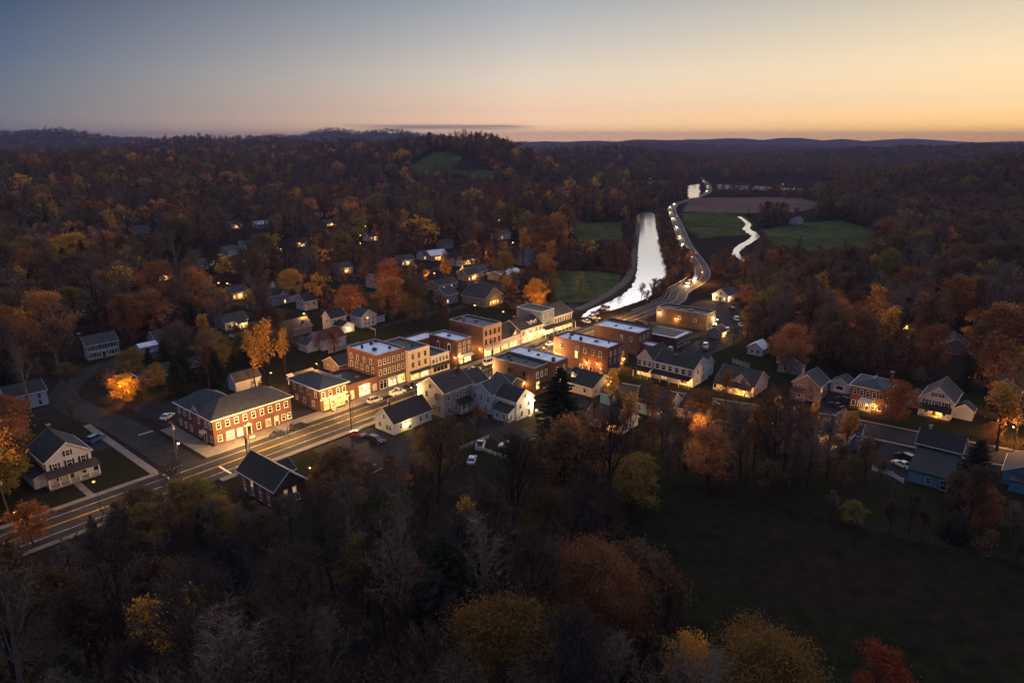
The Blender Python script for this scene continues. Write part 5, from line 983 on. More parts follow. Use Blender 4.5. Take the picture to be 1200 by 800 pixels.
def bare(rg,Ht,spread,tm,cm,n=(13,9,8,4),tw=.036,leafm=None,up=.05,twl=1.15,lo=.28,rad=None):
    L=MB(); kk=L.mi(M[leafm]) if leafm else 0
    cb=(lambda p,g:[leaf(L,p+Vector((g.gauss(0,.3),g.gauss(0,.3),g.gauss(0,.3))),.42*g.uniform(.6,1.3),g,kk) for _ in range(2)]) if leafm else None
    T,B=skeleton(rg,Ht,spread,tm,cm,*n,tw,rad=rad or .02*Ht,leafcb=cb,up=up,twl=twl,lo=lo)
    if leafm:
        off=len(B.v); B.v+=L.v; q=B.mi(M[leafm]); B.f+=[tuple(off+i for i in f) for f in L.f]; B.m+=[q]*len(L.f)
    return T.mesh('trunk'),B.mesh('crown')
TM['bare']=[bare(rg,16,.95,M['bark'],M['twig']) for _ in range(5)]
TM['bare_tall']=[bare(rg,21,.6,M['bark'],M['twig'],lo=.42,n=(12,7,7,3)) for _ in range(3)]
TM['bare_shade']=[bare(rg,16,.95,M['bark'],M['twig_shade']) for _ in range(4)]
TM['bare_tall_shade']=[bare(rg,21,.6,M['bark'],M['twig_shade'],lo=.42,n=(12,7,7,3)) for _ in range(3)]
TM['half_shade']=[bare(rg,15,.85,M['bark'],M['twig_shade'],n=(11,8,7,2),leafm='leaf_shade') for _ in range(3)]
TM['bare_pale']=[bare(rg,16,.75,M['bark_pale'],M['twig_pale'],n=(10,7,6,3),lo=.35) for _ in range(3)]
TM['bare_big']=[bare(rg,20,1.1,M['bark'],M['twig_gold'],n=(17,11,10,4),tw=.036) for _ in range(2)]
TM['half']=[bare(rg,15,.85,M['bark'],M['twig'],n=(11,8,7,2),leafm='leaf_mixed') for _ in range(4)]
TM['half_gold']=[bare(rg,16,.7,M['bark'],M['twig_gold'],n=(12,8,8,2),leafm='leaf_gold',up=.09) for _ in range(2)]
TM['conifer']=[conifer(rg,14,7,M['bark'],M['needle']) for _ in range(2)]+[conifer(rg,13,9.5,M['bark'],M['needle'],30,12,1.1)]
BASEH={'rust':15,'orange':15,'gold':15,'olive':15,'crimson':15,'brown':15,'big':21,'bigg':17,'bigo':17,'shrubo':5,'bare':16,'bare_tall':21,'bare_pale':16,'bare_big':20,'half':15,'bare_shade':16,'bare_tall_shade':21,'half_shade':15,'half_gold':16,'conifer':14}
KIND={'rust':'autumn_tree','orange':'autumn_tree','gold':'autumn_tree','olive':'autumn_tree','crimson':'autumn_tree','brown':'autumn_tree','big':'autumn_tree','bigg':'autumn_tree','bigo':'autumn_tree','shrubo':'autumn_shrub','bare':'bare_tree','bare_tall':'bare_tree','bare_pale':'bare_tree','bare_big':'bare_tree','half':'thinning_tree','bare_shade':'bare_tree','bare_tall_shade':'bare_tree','half_shade':'thinning_tree','half_gold':'thinning_tree','conifer':'evergreen_tree'}
TREES=[]
def tree(key,x,y,h,label,group=None,wid=1.0):
    v=rg.randrange(len(TM[key])); s=h/BASEH[key]; o=thing(KIND[key],label,'shrub' if key=='shrubo' else 'tree',(x,y,hz(x,y)),rg.uniform(0,6.28),group); o.scale=(s*wid*rg.uniform(.9,1.12),s*wid*rg.uniform(.9,1.12),s)
    put('trunk',TM[key][v][0],o); put('crown',TM[key][v][1],o); TREES.append((x,y,h*.32)); return o
# trees one can single out (base pixel, height in metres)
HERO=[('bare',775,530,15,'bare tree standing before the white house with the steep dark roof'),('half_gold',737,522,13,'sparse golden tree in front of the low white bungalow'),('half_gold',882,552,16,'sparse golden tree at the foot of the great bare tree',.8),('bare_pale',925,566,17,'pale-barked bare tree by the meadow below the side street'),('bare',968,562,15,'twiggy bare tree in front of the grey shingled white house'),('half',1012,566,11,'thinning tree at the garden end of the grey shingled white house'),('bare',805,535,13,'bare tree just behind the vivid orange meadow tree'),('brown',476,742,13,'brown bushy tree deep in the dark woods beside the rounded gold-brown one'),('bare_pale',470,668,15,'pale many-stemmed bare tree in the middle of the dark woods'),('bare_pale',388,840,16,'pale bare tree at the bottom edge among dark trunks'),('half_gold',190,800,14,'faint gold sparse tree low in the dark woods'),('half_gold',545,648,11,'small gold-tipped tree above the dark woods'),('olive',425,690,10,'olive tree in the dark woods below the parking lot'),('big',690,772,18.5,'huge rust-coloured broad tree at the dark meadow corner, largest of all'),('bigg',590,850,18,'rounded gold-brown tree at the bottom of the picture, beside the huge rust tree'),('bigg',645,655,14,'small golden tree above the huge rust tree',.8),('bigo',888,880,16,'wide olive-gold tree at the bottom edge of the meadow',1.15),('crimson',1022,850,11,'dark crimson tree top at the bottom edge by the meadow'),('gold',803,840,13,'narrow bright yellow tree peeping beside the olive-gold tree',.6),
 ('orange',828,566,13,'vivid orange tree at the top of the meadow',1.0),('orange',690,585,14,'orange tree at the front edge of the woods below the conifer'),('half_gold',650,590,15,'thinning orange tree in the row above the golden tree'),('olive',740,600,13,'olive-green tree at the meadow corner hedge'),('gold',745,585,8,'little yellow tree on the meadow corner',.7),
 ('bare_big',512,588,20,'large rusty bare tree spreading over the sunken parking bay'),('bare_pale',603,590,20,'pale forked bare trunk standing above the dark woods'),('bare_big',905,572,23,'great bare tree with gold twigs before the grey-brown house',1.1),('bare_big',868,562,17,'bare tree left of the great bare one, by the meadow edge'),('bare',945,575,16,'bare tree on the meadow edge near the two amber lamps'),
 ('half_gold',315,463,22,'tall golden thinning tree behind the carriage house',.75),('half_gold',300,455,18,'golden thinning tree hugging the tall one behind the carriage house',.7),('half_gold',335,440,15,'slim gold tree next to the tall thinning pair',.6),('gold',148,474,9,'corner tree lit gold by the lamp in its crown',1.1),('bare',207,602,13,'leafless street tree by the painted stop line',.9),('bare_pale',36,483,19,'leaning bare tree in front of the pale winged house',.8),
 ('orange',410,372,14,'yellow-orange tree glowing from the lamp beneath it'),('gold',628,366,15,'blazing golden tree at the river meadow corner',.8),('gold',343,352,15,'golden dome of a tree left of the wooded hill street'),('orange',461,372,17,'orange tree over the steep white gable'),('conifer',655,512,20,'big dark spreading conifer behind the brick pair',1.5),('half_gold',1035,425,19,'tall tree lit yellow from within at the back lane',.9),('orange',925,432,15,'broad round orange tree behind the white garage',1.15),('half',965,430,15,'thinning brown tree next to the round orange tree'),
 ('gold',1150,420,16,'large gold tree in the far dark clearing'),('rust',1085,440,17,'rust-brown tree behind the square brick house',.9),('half_gold',1168,528,17,'bare gold tree with a lamp in its branches',1.0),('conifer',1135,588,15,'wide dark conifer between the teal houses',1.35),('rust',1150,622,9,'small rust tree at the lower corner of the teal house garden',.8),('conifer',1118,630,6,'low dark yew at the meadow side of the teal house',1.6),
 ('half',760,512,14,'bare purple-brown tree over the low white bungalow',1.1),('half_gold',715,486,13,'reddish bare tree lit by the alley lamps',1.0),('half',850,478,11,'twiggy amber-lit tree at the glowing porch'),('orange',665,545,12,'orange crown tucked under the silver suv'),('brown',400,600,14,'brown bushy tree over the dark brick house wing'),('olive',250,430,13,'olive tree above the carriage house roof'),('bare_tall',245,460,19,'tall bare trunk by the dark bungalow'),('conifer',112,640,7,'small dark conifer beside the lower main street'),('conifer',240,640,9,'dark conifer at the lower corner of the junction'),('olive',262,635,9,'olive bush tree near the dark brick house'),
 ('brown',15,560,12,'brown tree crowding the leaning utility pole'),('rust',40,640,9,'dark red-brown tree at the lower left kerb'),('half',560,512,9,'low rusty tree beside the grey three-storey house'),('olive',865,346,8,'olive tree lit by the lamp on the road bend',.7),('half',838,325,11,'thin tree by the outer bend lamp'),('half',752,352,8,'bare riverside tree leaning over the water'),('half',765,350,10,'bushy bare tree on the river bank at the road'),('gold',574,312,9,'small yellow tree lit by its lamp'),('gold',637,285,11,'round gold tree above the river'),('half_gold',613,312,22,'tall feathery tree right of the slim blue-grey house',.9),('half_gold',645,318,17,'orange-brown feathery tree on the river meadow side',1.1),('half_gold',558,292,18,'tall tree of pale orange twigs in the neighbourhood',1.0)]
for hro in HERO:
    k_,px_,py_,h_,l_=hro[:5]; x,y=P(px_,py_); z=hz(x,y)
    for _ in range(4): x,y=P(px_,py_,z); z=hz(x,y)
    tree(k_,x,y,h_,l_,None,hro[5] if len(hro)>5 else 1.0)
# ---- garden, hedge and bank trees filled in where the photo shows them
ADJ={'bare_shade':'dark shade-coloured bare','bare_tall_shade':'tall dark shade-coloured bare straight-trunked','half_shade':'shade-coloured brown half-bare','rust':'rust-leaved','orange':'orange-leaved','gold':'gold-leaved','olive':'olive-leaved','crimson':'crimson-leaved','brown':'brown-leaved','bare':'bare round-headed','bare_tall':'tall bare straight-trunked','bare_pale':'bare pale-barked','half':'thinning half-bare','half_gold':'thinning golden','conifer':'dark conical evergreen','shrubo':'rounded orange-brown'}
def pick(w_):
    u=rg.random()*sum(w_.values())
    for k,v in w_.items():
        u-=v
        if u<=0: return k
    return k
def clearhit(x,y,h,w,strict=True):
    for zz,ww in ((.95,0),(.7,-.8),(.7,.8),(.4,-.8),(.4,.8),(.15,0)):
        q=Q(x+ww*w,y,hz(x,y)+h*zz)
        for c in CLEAR:
            if c[0]<=q[0]<=c[2] and c[1]<=q[1]<=c[3] and rg.random()<c[4]*(.75 if strict else .25): return True
    return False
FILLED=[]
def fill(pxs,gap,w_,h0,h1,place,strict=True,tries=60):
    pl=[P(*p) for p in pxs]; x0,y0,x1,y1=bbox(pl); n=int((x1-x0)*(y1-y0)/(gap*gap)*3)+10
    for _ in range(n):
        x,y=rg.uniform(x0,x1),rg.uniform(y0,y1)
        if not inpoly(x,y,pl) or blocked(x,y): continue
        if any(abs(a-x)<gap and math.hypot(a-x,b_-y)<gap for a,b_ in FILLED): continue
        k=pick(w_); h=rg.uniform(h0,h1)*(1.25 if k=='bare_tall' else 1)
        if clearhit(x,y,h,h*.3,strict): continue
        FILLED.append((x,y)); tree(k,x,y,h,'%s %s %s'%(ADJ[k],'bush' if k=='shrubo' else 'tree',place),'%s %s %s'%(ADJ[k],'bushes' if k=='shrubo' else 'trees',place),rg.uniform(.85,1.2))
def bbox(pl): xs=[p[0] for p in pl]; ys=[p[1] for p in pl]; return min(xs),min(ys),max(xs),max(ys)
FP=[]
for q in FOOT:
    cx=sum(p[0] for p in q)/4; cy=sum(p[1] for p in q)/4; FP.append([(cx+(p[0]-cx)*1.2+(1.2 if p[0]>cx else -1.2),cy+(p[1]-cy)*1.2+(1.2 if p[1]>cy else -1.2)) for p in q])
BL=[(bbox(p),p) for p in BLOCK+FP]
cell={}
for i,(bb,p) in enumerate(BL):
    for gx in range(int(bb[0]//40),int(bb[2]//40)+1):
        for gy in range(int(bb[1]//40),int(bb[3]//40)+1): cell.setdefault((gx,gy),[]).append(i)
def blocked(x,y):
    for i in cell.get((int(x//40),int(y//40)),()):
        bb,p=BL[i]
        if bb[0]<=x<=bb[2] and bb[1]<=y<=bb[3] and inpoly(x,y,p): return True
    return False
BR=dict(bare=36,half=36,brown=9,olive=6,half_shade=10,half_gold=7)
fill([(742,560),(800,560),(860,570),(930,588),(1000,608),(1075,625),(1150,642),(1210,655),(1210,672),(1150,655),(1075,640),(1000,622),(930,603),(860,586),(800,574),(750,572)],2.8,dict(half=26,half_shade=28,bare=28,bare_shade=14,brown=6,olive=5,shrubo=3),4.5,9.5,'in the hedge at the top of the meadow',False)
fill([(655,505),(700,486),(745,478),(800,480),(900,505),(960,515),(1000,540),(1010,600),(930,590),(850,568),(760,556),(690,548)],6.0,BR,7,12.5,'in the gardens between the low bungalow and the meadow',False)
fill([(845,455),(920,470),(1000,500),(990,520),(900,505),(850,480)],6.5,dict(half_gold=20,half=30,bare=30),7,12,'along the amber-lit side street',False)
fill([(905,425),(1000,430),(1080,440),(1200,440),(1200,500),(1120,505),(1060,500),(990,495),(935,470)],8.5,dict(bare=30,half=30,brown=15,rust=8,conifer=10),7,13,'around the brick house and the shuttered white house')
fill([(1000,530),(1200,510),(1200,640),(1090,625),(1010,600)],7.0,dict(conifer=20,bare=30,half=20,brown=16,olive=8),4,9,'in the dark gardens of the teal houses')
fill([(150,440),(180,425),(262,415),(300,425),(262,436),(255,462),(205,468),(180,455)],5.5,dict(conifer=34,olive=18,bare=20,brown=16,half=10),8,14,'between the dark bungalow and the corner brick block',False)
fill([(300,430),(345,420),(400,428),(395,412),(360,400),(300,420)],5.5,dict(half_gold=20,half=30,bare=30,brown=14),7,13,'behind the square brick store',False)
fill([(200,395),(300,370),(360,400),(330,415),(262,430),(190,425)],6.5,dict(bare=30,half=30,brown=14,half_gold=12,conifer=8),9,15,'around the yellow-porched cottage')
fill([(365,395),(400,375),(450,372),(520,375),(570,378),(560,388),(480,395),(440,395)],6.5,BR,6,11,'directly behind the shop row')
fill([(440,372),(480,330),(560,300),(640,310),(660,350),(600,364),(520,378)],7.5,dict(bare=26,half=28,half_gold=16,orange=8,brown=12,conifer=5),8,15,'around the church hall and the neighbourhood lanes')
fill([(772,250),(786,252),(789,262),(795,278),(806,298),(816,320),(806,331),(795,338),(786,336),(786,318),(781,300),(774,272)],5.5,dict(half=34,bare=34,brown=20,olive=8),4.5,8.5,'on the strip between the river and the valley road',False)
fill([(760,345),(784,330),(790,338),(775,348),(755,358)],4.0,dict(half=34,bare=40,brown=20),3,6,'on the river bank below the road',False)
fill([(800,255),(808,275),(820,300),(832,322),(845,330),(850,318),(828,298),(812,278),(806,260)],5.5,dict(half=30,bare=30,brown=20,conifer=10),6,11,'along the field side of the valley road')
fill([(738,246),(745,262),(744,300),(736,325),(729,322),(732,285),(731,255)],7.0,dict(half=30,bare=34,brown=20),5,9,'along the towpath')
fill([(870,345),(905,340),(960,380),(960,425),(905,425),(875,400)],7.5,dict(half=26,bare=30,brown=20,orange=6,rust=8,conifer=6),8,14,'around the white garage and the back lot')
fill([(350,580),(400,560),(480,556),(540,556),(540,580),(480,590),(400,600),(350,605)],4.5,dict(olive=26,half=26,brown=20,shrubo=12,bare=20),3.5,7.5,'on the bank below the corner parking lot',False)
fill([(262,605),(350,600),(340,640),(200,650),(120,660),(110,645),(200,610)],4.0,dict(olive=14,conifer=10,half=30,brown=14,bare=36),6,10.5,'along the lower kerb of the main street',False)
fill([(0,480),(35,500),(28,560),(40,590),(0,620)],5.5,dict(brown=30,rust=20,half=20,olive=14),8,12,'beside the porched white house',False)
fill([(40,445),(150,440),(200,480),(130,500),(60,500)],9,dict(bare=40,half=30,conifer=10),5,9,'by the back junction')
fill([(800,395),(850,372),(905,352),(960,380),(960,430),(905,430),(870,405),(830,420)],6.5,dict(half=30,bare=36,brown=16,rust=6,conifer=8),7,12,'at the dark end of the back parking lot')
fill([(846,356),(905,340),(905,365),(870,368)],6,dict(half=30,bare=30,olive=10),5,9,'behind the river bend cottage')
fill([(455,530),(500,520),(545,522),(545,560),(480,560),(440,552)],4.2,dict(half=30,bare=36,brown=20,olive=8,shrubo=6),5,10,'between the corner parking lot and the sunken bay',False)
fill([(768,247),(773,262),(776,280),(782,300),(787,318),(784,334),(776,344),(770,346),(780,330),(780,318),(775,300),(770,280),(767,262)],3.0,dict(half=20,shrubo=20,bare=30,brown=20,olive=10),2.2,5.0,'crowding the east bank of the river',False)
fill([(743,250),(745,270),(747,300),(746,330),(744,330),(744.5,300),(742.5,270)],4.0,dict(bare=30,half=30,olive=10),1.6,3.4,'on the west bank of the river',False)
for _o in FILLED: TREES.append((_o[0],_o[1],3.0))
print('FILLED',len(FILLED))
# ---- scatter: candidates on a jittered grid, thinned by what stands there
TOWN=[[(0,655),(95,622),(232,592),(250,607),(360,607),(376,560),(400,545),(480,545),(560,545),(600,520),(620,505),(720,505),(850,505),(905,470),(905,425),(880,400),(872,340),(842,315),(828,285),(822,255),(846,222),(842,206),(800,208),(800,235),(738,252),(742,300),(736,325),(690,352),(660,368),(600,362),(590,372),(520,372),(450,378),(440,366),(395,366),(362,392),(365,415),(330,425),(262,430),(262,455),(205,470),(150,485),(60,490),(40,560)],
      [(1000,505),(1075,512),(1068,545),(1055,580),(1000,560)],[(30,438),(130,432),(150,470),(60,476),(40,455)],[(540,520),(600,535),(560,548)]]
TOWN+=[[(672,261),(728,260),(729,280),(676,283)],[(799,250),(868,251),(884,262),(878,277),(820,279),(801,265)],[(818,232),(962,233),(962,246),(800,248)],[(892,270),(985,258),(1035,283),(905,288)],[(840,212),(985,211),(985,221),(842,221)],[(735,212),(788,211),(785,219),(737,221)],[(525,206),(590,214),(560,220),(530,216)],[(806,215),(832,211),(834,232),(806,233)],[(866,253),(886,270),(886,283),(872,300),(862,297),(874,275)]]
FP=[]
for q in FOOT:
    cx=sum(p[0] for p in q)/4; cy=sum(p[1] for p in q)/4; FP.append([(cx+(p[0]-cx)*1.25+ (1.5 if p[0]>cx else -1.5),cy+(p[1]-cy)*1.25+(1.5 if p[1]>cy else -1.5)) for p in q])
def bbox(pl): xs=[p[0] for p in pl]; ys=[p[1] for p in pl]; return min(xs),min(ys),max(xs),max(ys)
BL=[(bbox(p),p) for p in BLOCK+FP]
cell={}
for i,(bb,p) in enumerate(BL):
    for gx in range(int(bb[0]//40),int(bb[2]//40)+1):
        for gy in range(int(bb[1]//40),int(bb[3]//40)+1): cell.setdefault((gx,gy),[]).append(i)
def blocked(x,y):
    for i in cell.get((int(x//40),int(y//40)),()):
        bb,p=BL[i]
        if bb[0]<=x<=bb[2] and bb[1]<=y<=bb[3] and inpoly(x,y,p): return True
    return False
TB=[(bbox(p),p) for p in TOWN]
def hides(x,y,z,h,w):
    """does a tree here stand in front of something the photo shows open?"""
    for zz,ww in (((.95,0),(.7,-.8),(.7,.8),(.4,-.7),(.4,.7),(.1,0)) if y<620 else ((.6,0),(.05,0))):
        q=Q(x+ww*w,y,z+h*zz)
        for bb,p in TB:
            if bb[0]<=q[0]<=bb[2] and bb[1]<=q[1]<=bb[3] and inpoly(q[0],q[1],p): return True
        for c in CLEAR:
            if c[0]<=q[0]<=c[2] and c[1]<=q[1]<=c[3] and rg.random()<c[4]: return True
    return False
HC={}
for (x,y,r) in TREES: HC.setdefault((int(x//12),int(y//12)),[]).append((x,y,r))
def near_hero(x,y):
    for gx in(-1,0,1):
        for gy in(-1,0,1):
            for (a,b_,r) in HC.get((int(x//12)+gx,int(y//12)+gy),()):
                if math.hypot(a-x,b_-y)<r: return True
    return False
def vnoise(x,y): return math.sin(x*.021+1.7)*math.sin(y*.017+.3)+.6*math.sin(x*.053+y*.037)+.4*math.sin(x*.11-y*.09)
CAND=[]
def ring(r0,r1,step,hs):
    n=int(r1/step)+2
    for iy in range(0 if r0<300 else 0,n+1):
        for ix in range(-n,n+1):
            x=(ix+rg.uniform(-.42,.42)+(.5 if iy%2 else 0))*step; y=(iy+rg.uniform(-.42,.42))*step
            r=math.hypot(x,y)
            if r<r0 or r>=r1 or y<52: continue
            if abs(x)>y*.80+25: continue
            if blocked(x,y): continue
            z=hz(x,y); h=hs*rg.choice([.5,.68,.85,.95,1,1.08,1.22,1.38,1.5]); d=y*CS+(H-z)*SN
            q=Q(x,y,z)
            if q[1]>1050: continue
            if r<420 and near_hero(x,y): continue
            if r<1600 and hides(x,y,z,h,h*.3): continue
            # kinds
            nz=vnoise(x,y); u=rg.random(); right=x>y*.17; fore=r<150
            if fore: w_=dict(bare_shade=36,bare_tall_shade=26,bare_pale=6,half_shade=26,brown=2,conifer=8,bare_tall=4,half_gold=1.5)  # nearest trees mostly take the sets with shade mixed into the colour
            elif right and r<600: w_=dict(bare=32,half=24,bare_tall=12,bare_pale=4,brown=12,rust=5,olive=6,orange=2,half_gold=3,conifer=7)
            elif right: w_=dict(bare=30,half=24,brown=20,rust=10,olive=6,conifer=8)
            else:
                k=max(0,nz); w_=dict(bare=40,half=26,bare_tall=9,bare_pale=4,brown=9,rust=3+8*k,orange=1.5+9*k,gold=1.2+2*k,half_gold=2+3*k,olive=4,conifer=8)
            tot=sum(w_.values()); u*=tot
            for key,wt in w_.items():
                u-=wt
                if u<=0: break
            hh=h*(1.25 if key.startswith('bare_tall') else 1)
            CAND.append((hh/d,key,x,y,z,hh))
ring(0,150,7.0,14.5); ring(150,430,7.4,15.5); ring(430,800,9.2,16.5); ring(800,1500,12,16); ring(1500,3000,15,13); ring(3000,8200,25,11)
CAND.sort(key=lambda c:-c[0])
LIM={'bare_tree':150,'autumn_tree':90,'thinning_tree':70,'evergreen_tree':30}
cnt={}; REST=[]
def where(q,key):
    x,y=q
    if y>560: return 'in the dark woods below the main street' if x<720 else 'on the shadowed fringe of the dark meadow'
    if x<440: return 'in the wooded quarter beyond the corner brick block' if y>330 else 'on the wooded slope above the old quarter'
    if x<760: return 'in the gardens behind the shop row' if y>300 else 'in the woods up the valley from the shop row'
    return 'among the houses along the side street' if y>430 else 'in the dim woods past the back parking lot'
ADJ={'bare_shade':'dark shade-coloured bare','bare_tall_shade':'tall dark shade-coloured bare straight-trunked','half_shade':'shade-coloured brown half-bare','rust':'rust-leaved','orange':'orange-leaved','gold':'gold-leaved','olive':'olive-leaved','crimson':'crimson-leaved','brown':'brown-leaved','bare':'bare round-headed','bare_tall':'tall bare straight-trunked','bare_pale':'bare pale-barked','half':'thinning half-bare','half_gold':'thinning golden','conifer':'dark conical evergreen'}
for c in CAND:
    _,key,x,y,z,hh=c; kd=KIND[key]
    if cnt.get(kd,0)<LIM[kd] and y<620 :
        cnt[kd]=cnt.get(kd,0)+1; w=where(Q(x,y,z+hh*.6),key)
        tree(key,x,y,hh,'%s tree %s'%(ADJ[key],w),'%s trees %s'%(ADJ[key],w),rg.uniform(.85,1.15))
    else: REST.append(c)
print('TREES named',cnt,'rest',len(REST))
# ---- the woods: everything farther, one object of instanced trees
lowrg=random.Random(5)
SRC=[]; IDX={}
def lowleaf(col,n,Ht=15,Wd=12,clumps=36,per=12,size=1.25):
    r=[]
    for _ in range(n):
        T,C=leafy(lowrg,Ht,Wd,M['bark'],M['leaf_'+col],clumps,per,size,'x'); r.append((T,C))
    return r
low={}
for col in('rust','orange','gold','olive','brown','crimson'): low[col]=lowleaf(col,1)
low['bare']=[bare(lowrg,16,.95,M['bark'],M['twig'],n=(9,6,6,1),tw=.06,twl=1.6) for _ in range(3)]
low['bare_tall']=[bare(lowrg,21,.6,M['bark'],M['twig'],n=(9,6,5,1),tw=.06,lo=.42,twl=1.6)]
low['bare_shade']=low['half_shade']=low['bare']; low['bare_tall_shade']=low['bare_tall']
low['bare_pale']=[bare(lowrg,16,.75,M['bark_pale'],M['twig_pale'],n=(8,6,5,1),tw=.06,twl=1.6)]
low['half_gold']=[bare(lowrg,16,.7,M['bark'],M['twig_gold'],n=(9,7,6,0),tw=.06,leafm='leaf_gold',twl=1.5,up=.09)]
low['half']=[bare(lowrg,15,.9,M['bark'],M['twig'],n=(9,7,6,0),tw=.06,leafm='leaf_mixed',twl=1.5) for _ in range(3)]
low['conifer']=[conifer(lowrg,14,7,M['bark'],M['needle'],14,7,1.6)]
# undergrowth tussocks
def brush(rg):
    B=MB(); k=B.mi(M['twig']); k2=B.mi(M['leaf_brown'])
    for i in range(150):
        p=Vector((rg.gauss(0,1.3),rg.gauss(0,1.3),0)); d=Vector((rg.gauss(0,.4),rg.gauss(0,.4),1)).normalized(); twig(B,p,d,rg.uniform(1.0,3.2),.035,k)
        for q in range(2): leaf(B,p+d*rg.uniform(.5,2.2),.4,rg,k2)
    return B.mesh('brush')
def gn_scatter(name,pts,meshes,label=None,cat=None):
    """one object: the points carry which mesh, turn and size; geometry nodes put the plants there."""
    me=bpy.data.meshes.new(name); me.from_pydata([p[0] for p in pts],[],[])
    for an,ty,vals in (('idx','INT',[p[1] for p in pts]),('turn','FLOAT',[p[2] for p in pts]),('sx','FLOAT_VECTOR',None)):
        a=me.attributes.new(an,ty,'POINT')
        if vals is not None: a.data.foreach_set('value',vals)
        else: a.data.foreach_set('vector',[c for p in pts for c in p[3]])
    o=put(name,me); col=bpy.data.collections.new(name+'_sources')
    for i,m in enumerate(meshes):
        s=bpy.data.objects.new('%s_source_%03d'%(name,i),m); col.objects.link(s)
    ng=bpy.data.node_groups.new(name,'GeometryNodeTree'); ng.interface.new_socket('Geometry',in_out='INPUT',socket_type='NodeSocketGeometry'); ng.interface.new_socket('Geometry',in_out='OUTPUT',socket_type='NodeSocketGeometry')
    gi=ng.nodes.new('NodeGroupInput'); go=ng.nodes.new('NodeGroupOutput'); ip=ng.nodes.new('GeometryNodeInstanceOnPoints'); ci=ng.nodes.new('GeometryNodeCollectionInfo'); ci.inputs['Collection'].default_value=col; ci.inputs['Separate Children'].default_value=True; ci.inputs['Reset Children'].default_value=True
    mp=ng.nodes.new('GeometryNodeMeshToPoints')
    def att(n,t):
        a=ng.nodes.new('GeometryNodeInputNamedAttribute'); a.data_type=t; a.inputs['Name'].default_value=n; return a.outputs['Attribute']
    cx=ng.nodes.new('ShaderNodeCombineXYZ'); ng.links.new(att('turn','FLOAT'),cx.inputs[2])
    ip.inputs['Pick Instance'].default_value=True
    ng.links.new(gi.outputs[0],ip.inputs['Points']); ng.links.new(ci.outputs[0],ip.inputs['Instance']); ng.links.new(att('idx','INT'),ip.inputs['Instance Index']); ng.links.new(cx.outputs[0],ip.inputs['Rotation']); ng.links.new(att('sx','FLOAT_VECTOR'),ip.inputs['Scale'])
    ng.links.new(ip.outputs[0],go.inputs[0])
    md=o.modifiers.new('scatter','NODES'); md.node_group=ng
    tag(o,label,cat,kind='stuff'); return o
meshes=[]; slot={}
for key,l in low.items():
    slot[key]=[]
    for T,C in l:
        if isinstance(T,MB): pass
        # join trunk and crown in one source mesh
        a,b_=T,C
        bm=bmesh.new(); mats=[]
        bm.from_mesh(a); na=len(bm.faces); bm.from_mesh(b_); bm.faces.ensure_lookup_table()
        mats=[m for m in a.materials]; off=len(mats); mats+=[m for m in b_.materials]
        for f_ in bm.faces[na:] if False else list(bm.faces)[na:]: f_.material_index+=off
        me=bpy.data.meshes.new('woods_tree'); bm.to_mesh(me); bm.free()
        for m in mats: me.materials.append(m)
        slot[key].append(len(meshes)); meshes.append(me)
pts=[]
for _,key,x,y,z,hh in REST:
    s=hh/BASEH[key]; w=s*rg.uniform(.85,1.25)*(1.0 if y<1500 else 1.35 if y<3000 else 1.9)
    pts.append(((x,y,z-.2),rg.choice(slot[key]),rg.uniform(0,6.28),(w,w,s)))
gn_scatter('woods',pts,meshes,'autumn woods of bare and rust-coloured trees covering the valley and hills','woods')
up=[]
for (_,key,x,y,z,hh) in CAND:
    if math.hypot(x,y)<520:
        for q in range(2):
            a,b_=x+rg.uniform(-4,4),y+rg.uniform(-4,4)
            if blocked(a,b_): continue
            s=rg.uniform(.5,1.1); up.append(((a,b_,hz(a,b_)-.1),rg.randrange(3),rg.uniform(0,6.28),(s*1.2,s*1.2,s)))
gn_scatter('undergrowth',up,[brush(rg) for _ in range(3)],'brown brush and saplings covering the floor of the woods','undergrowth')
# ------------------------------------------------------------------ sky, sun, haze, camera
w=bpy.data.worlds.new('World'); sc.world=w; w.use_nodes=True; nt=w.node_tree; nt.nodes.clear()
out=N(nt,'ShaderNodeOutputWorld'); bg=N(nt,'ShaderNodeBackground'); nt.links.new(bg.outputs[0],out.inputs[0])
tc=N(nt,'ShaderNodeTexCoord'); sx=N(nt,'ShaderNodeSeparateXYZ'); nt.links.new(tc.outputs['Generated'],sx.inputs[0])
def srgb(r,g,b,k=1.0): 
    f=lambda c:((c/255+.055)/1.055)**2.4 if c>10 else c/255/12.92
    return (f(r)*k,f(g)*k,f(b)*k,1)
def ramp(keys,zmax=.36):
    r=N(nt,'ShaderNodeValToRGB'); el=r.color_ramp.elements; r.color_ramp.interpolation='EASE'
    r.color_ramp.interpolation='LINEAR'
    for i,(z,c) in enumerate(keys):
        e=el[i] if i<2 else el.new(min(1,z/zmax)); e.position=min(1,z/zmax); e.color=c
    m=N(nt,'ShaderNodeMath',operation='DIVIDE'); m.inputs[1].default_value=zmax; m.use_clamp=True; nt.links.new(sx.outputs[2],m.inputs[0]); nt.links.new(m.outputs[0],r.inputs[0]); return r.outputs[0]
UP=(.64,.70,.95,1); UPR=(.70,.70,.90,1)
Lr=ramp([(0,srgb(102,104,112,1.5)),(.018,srgb(98,106,114,1.30)),(.05,srgb(86,106,120,1.10)),(.10,srgb(56,86,116,1.08)),(.165,srgb(28,58,92,1.0)),(.21,srgb(50,74,104,1.05)),(.27,(.30,.36,.52,1)),(.5,(.45,.5,.7,1)),(.8,UP)],.8)
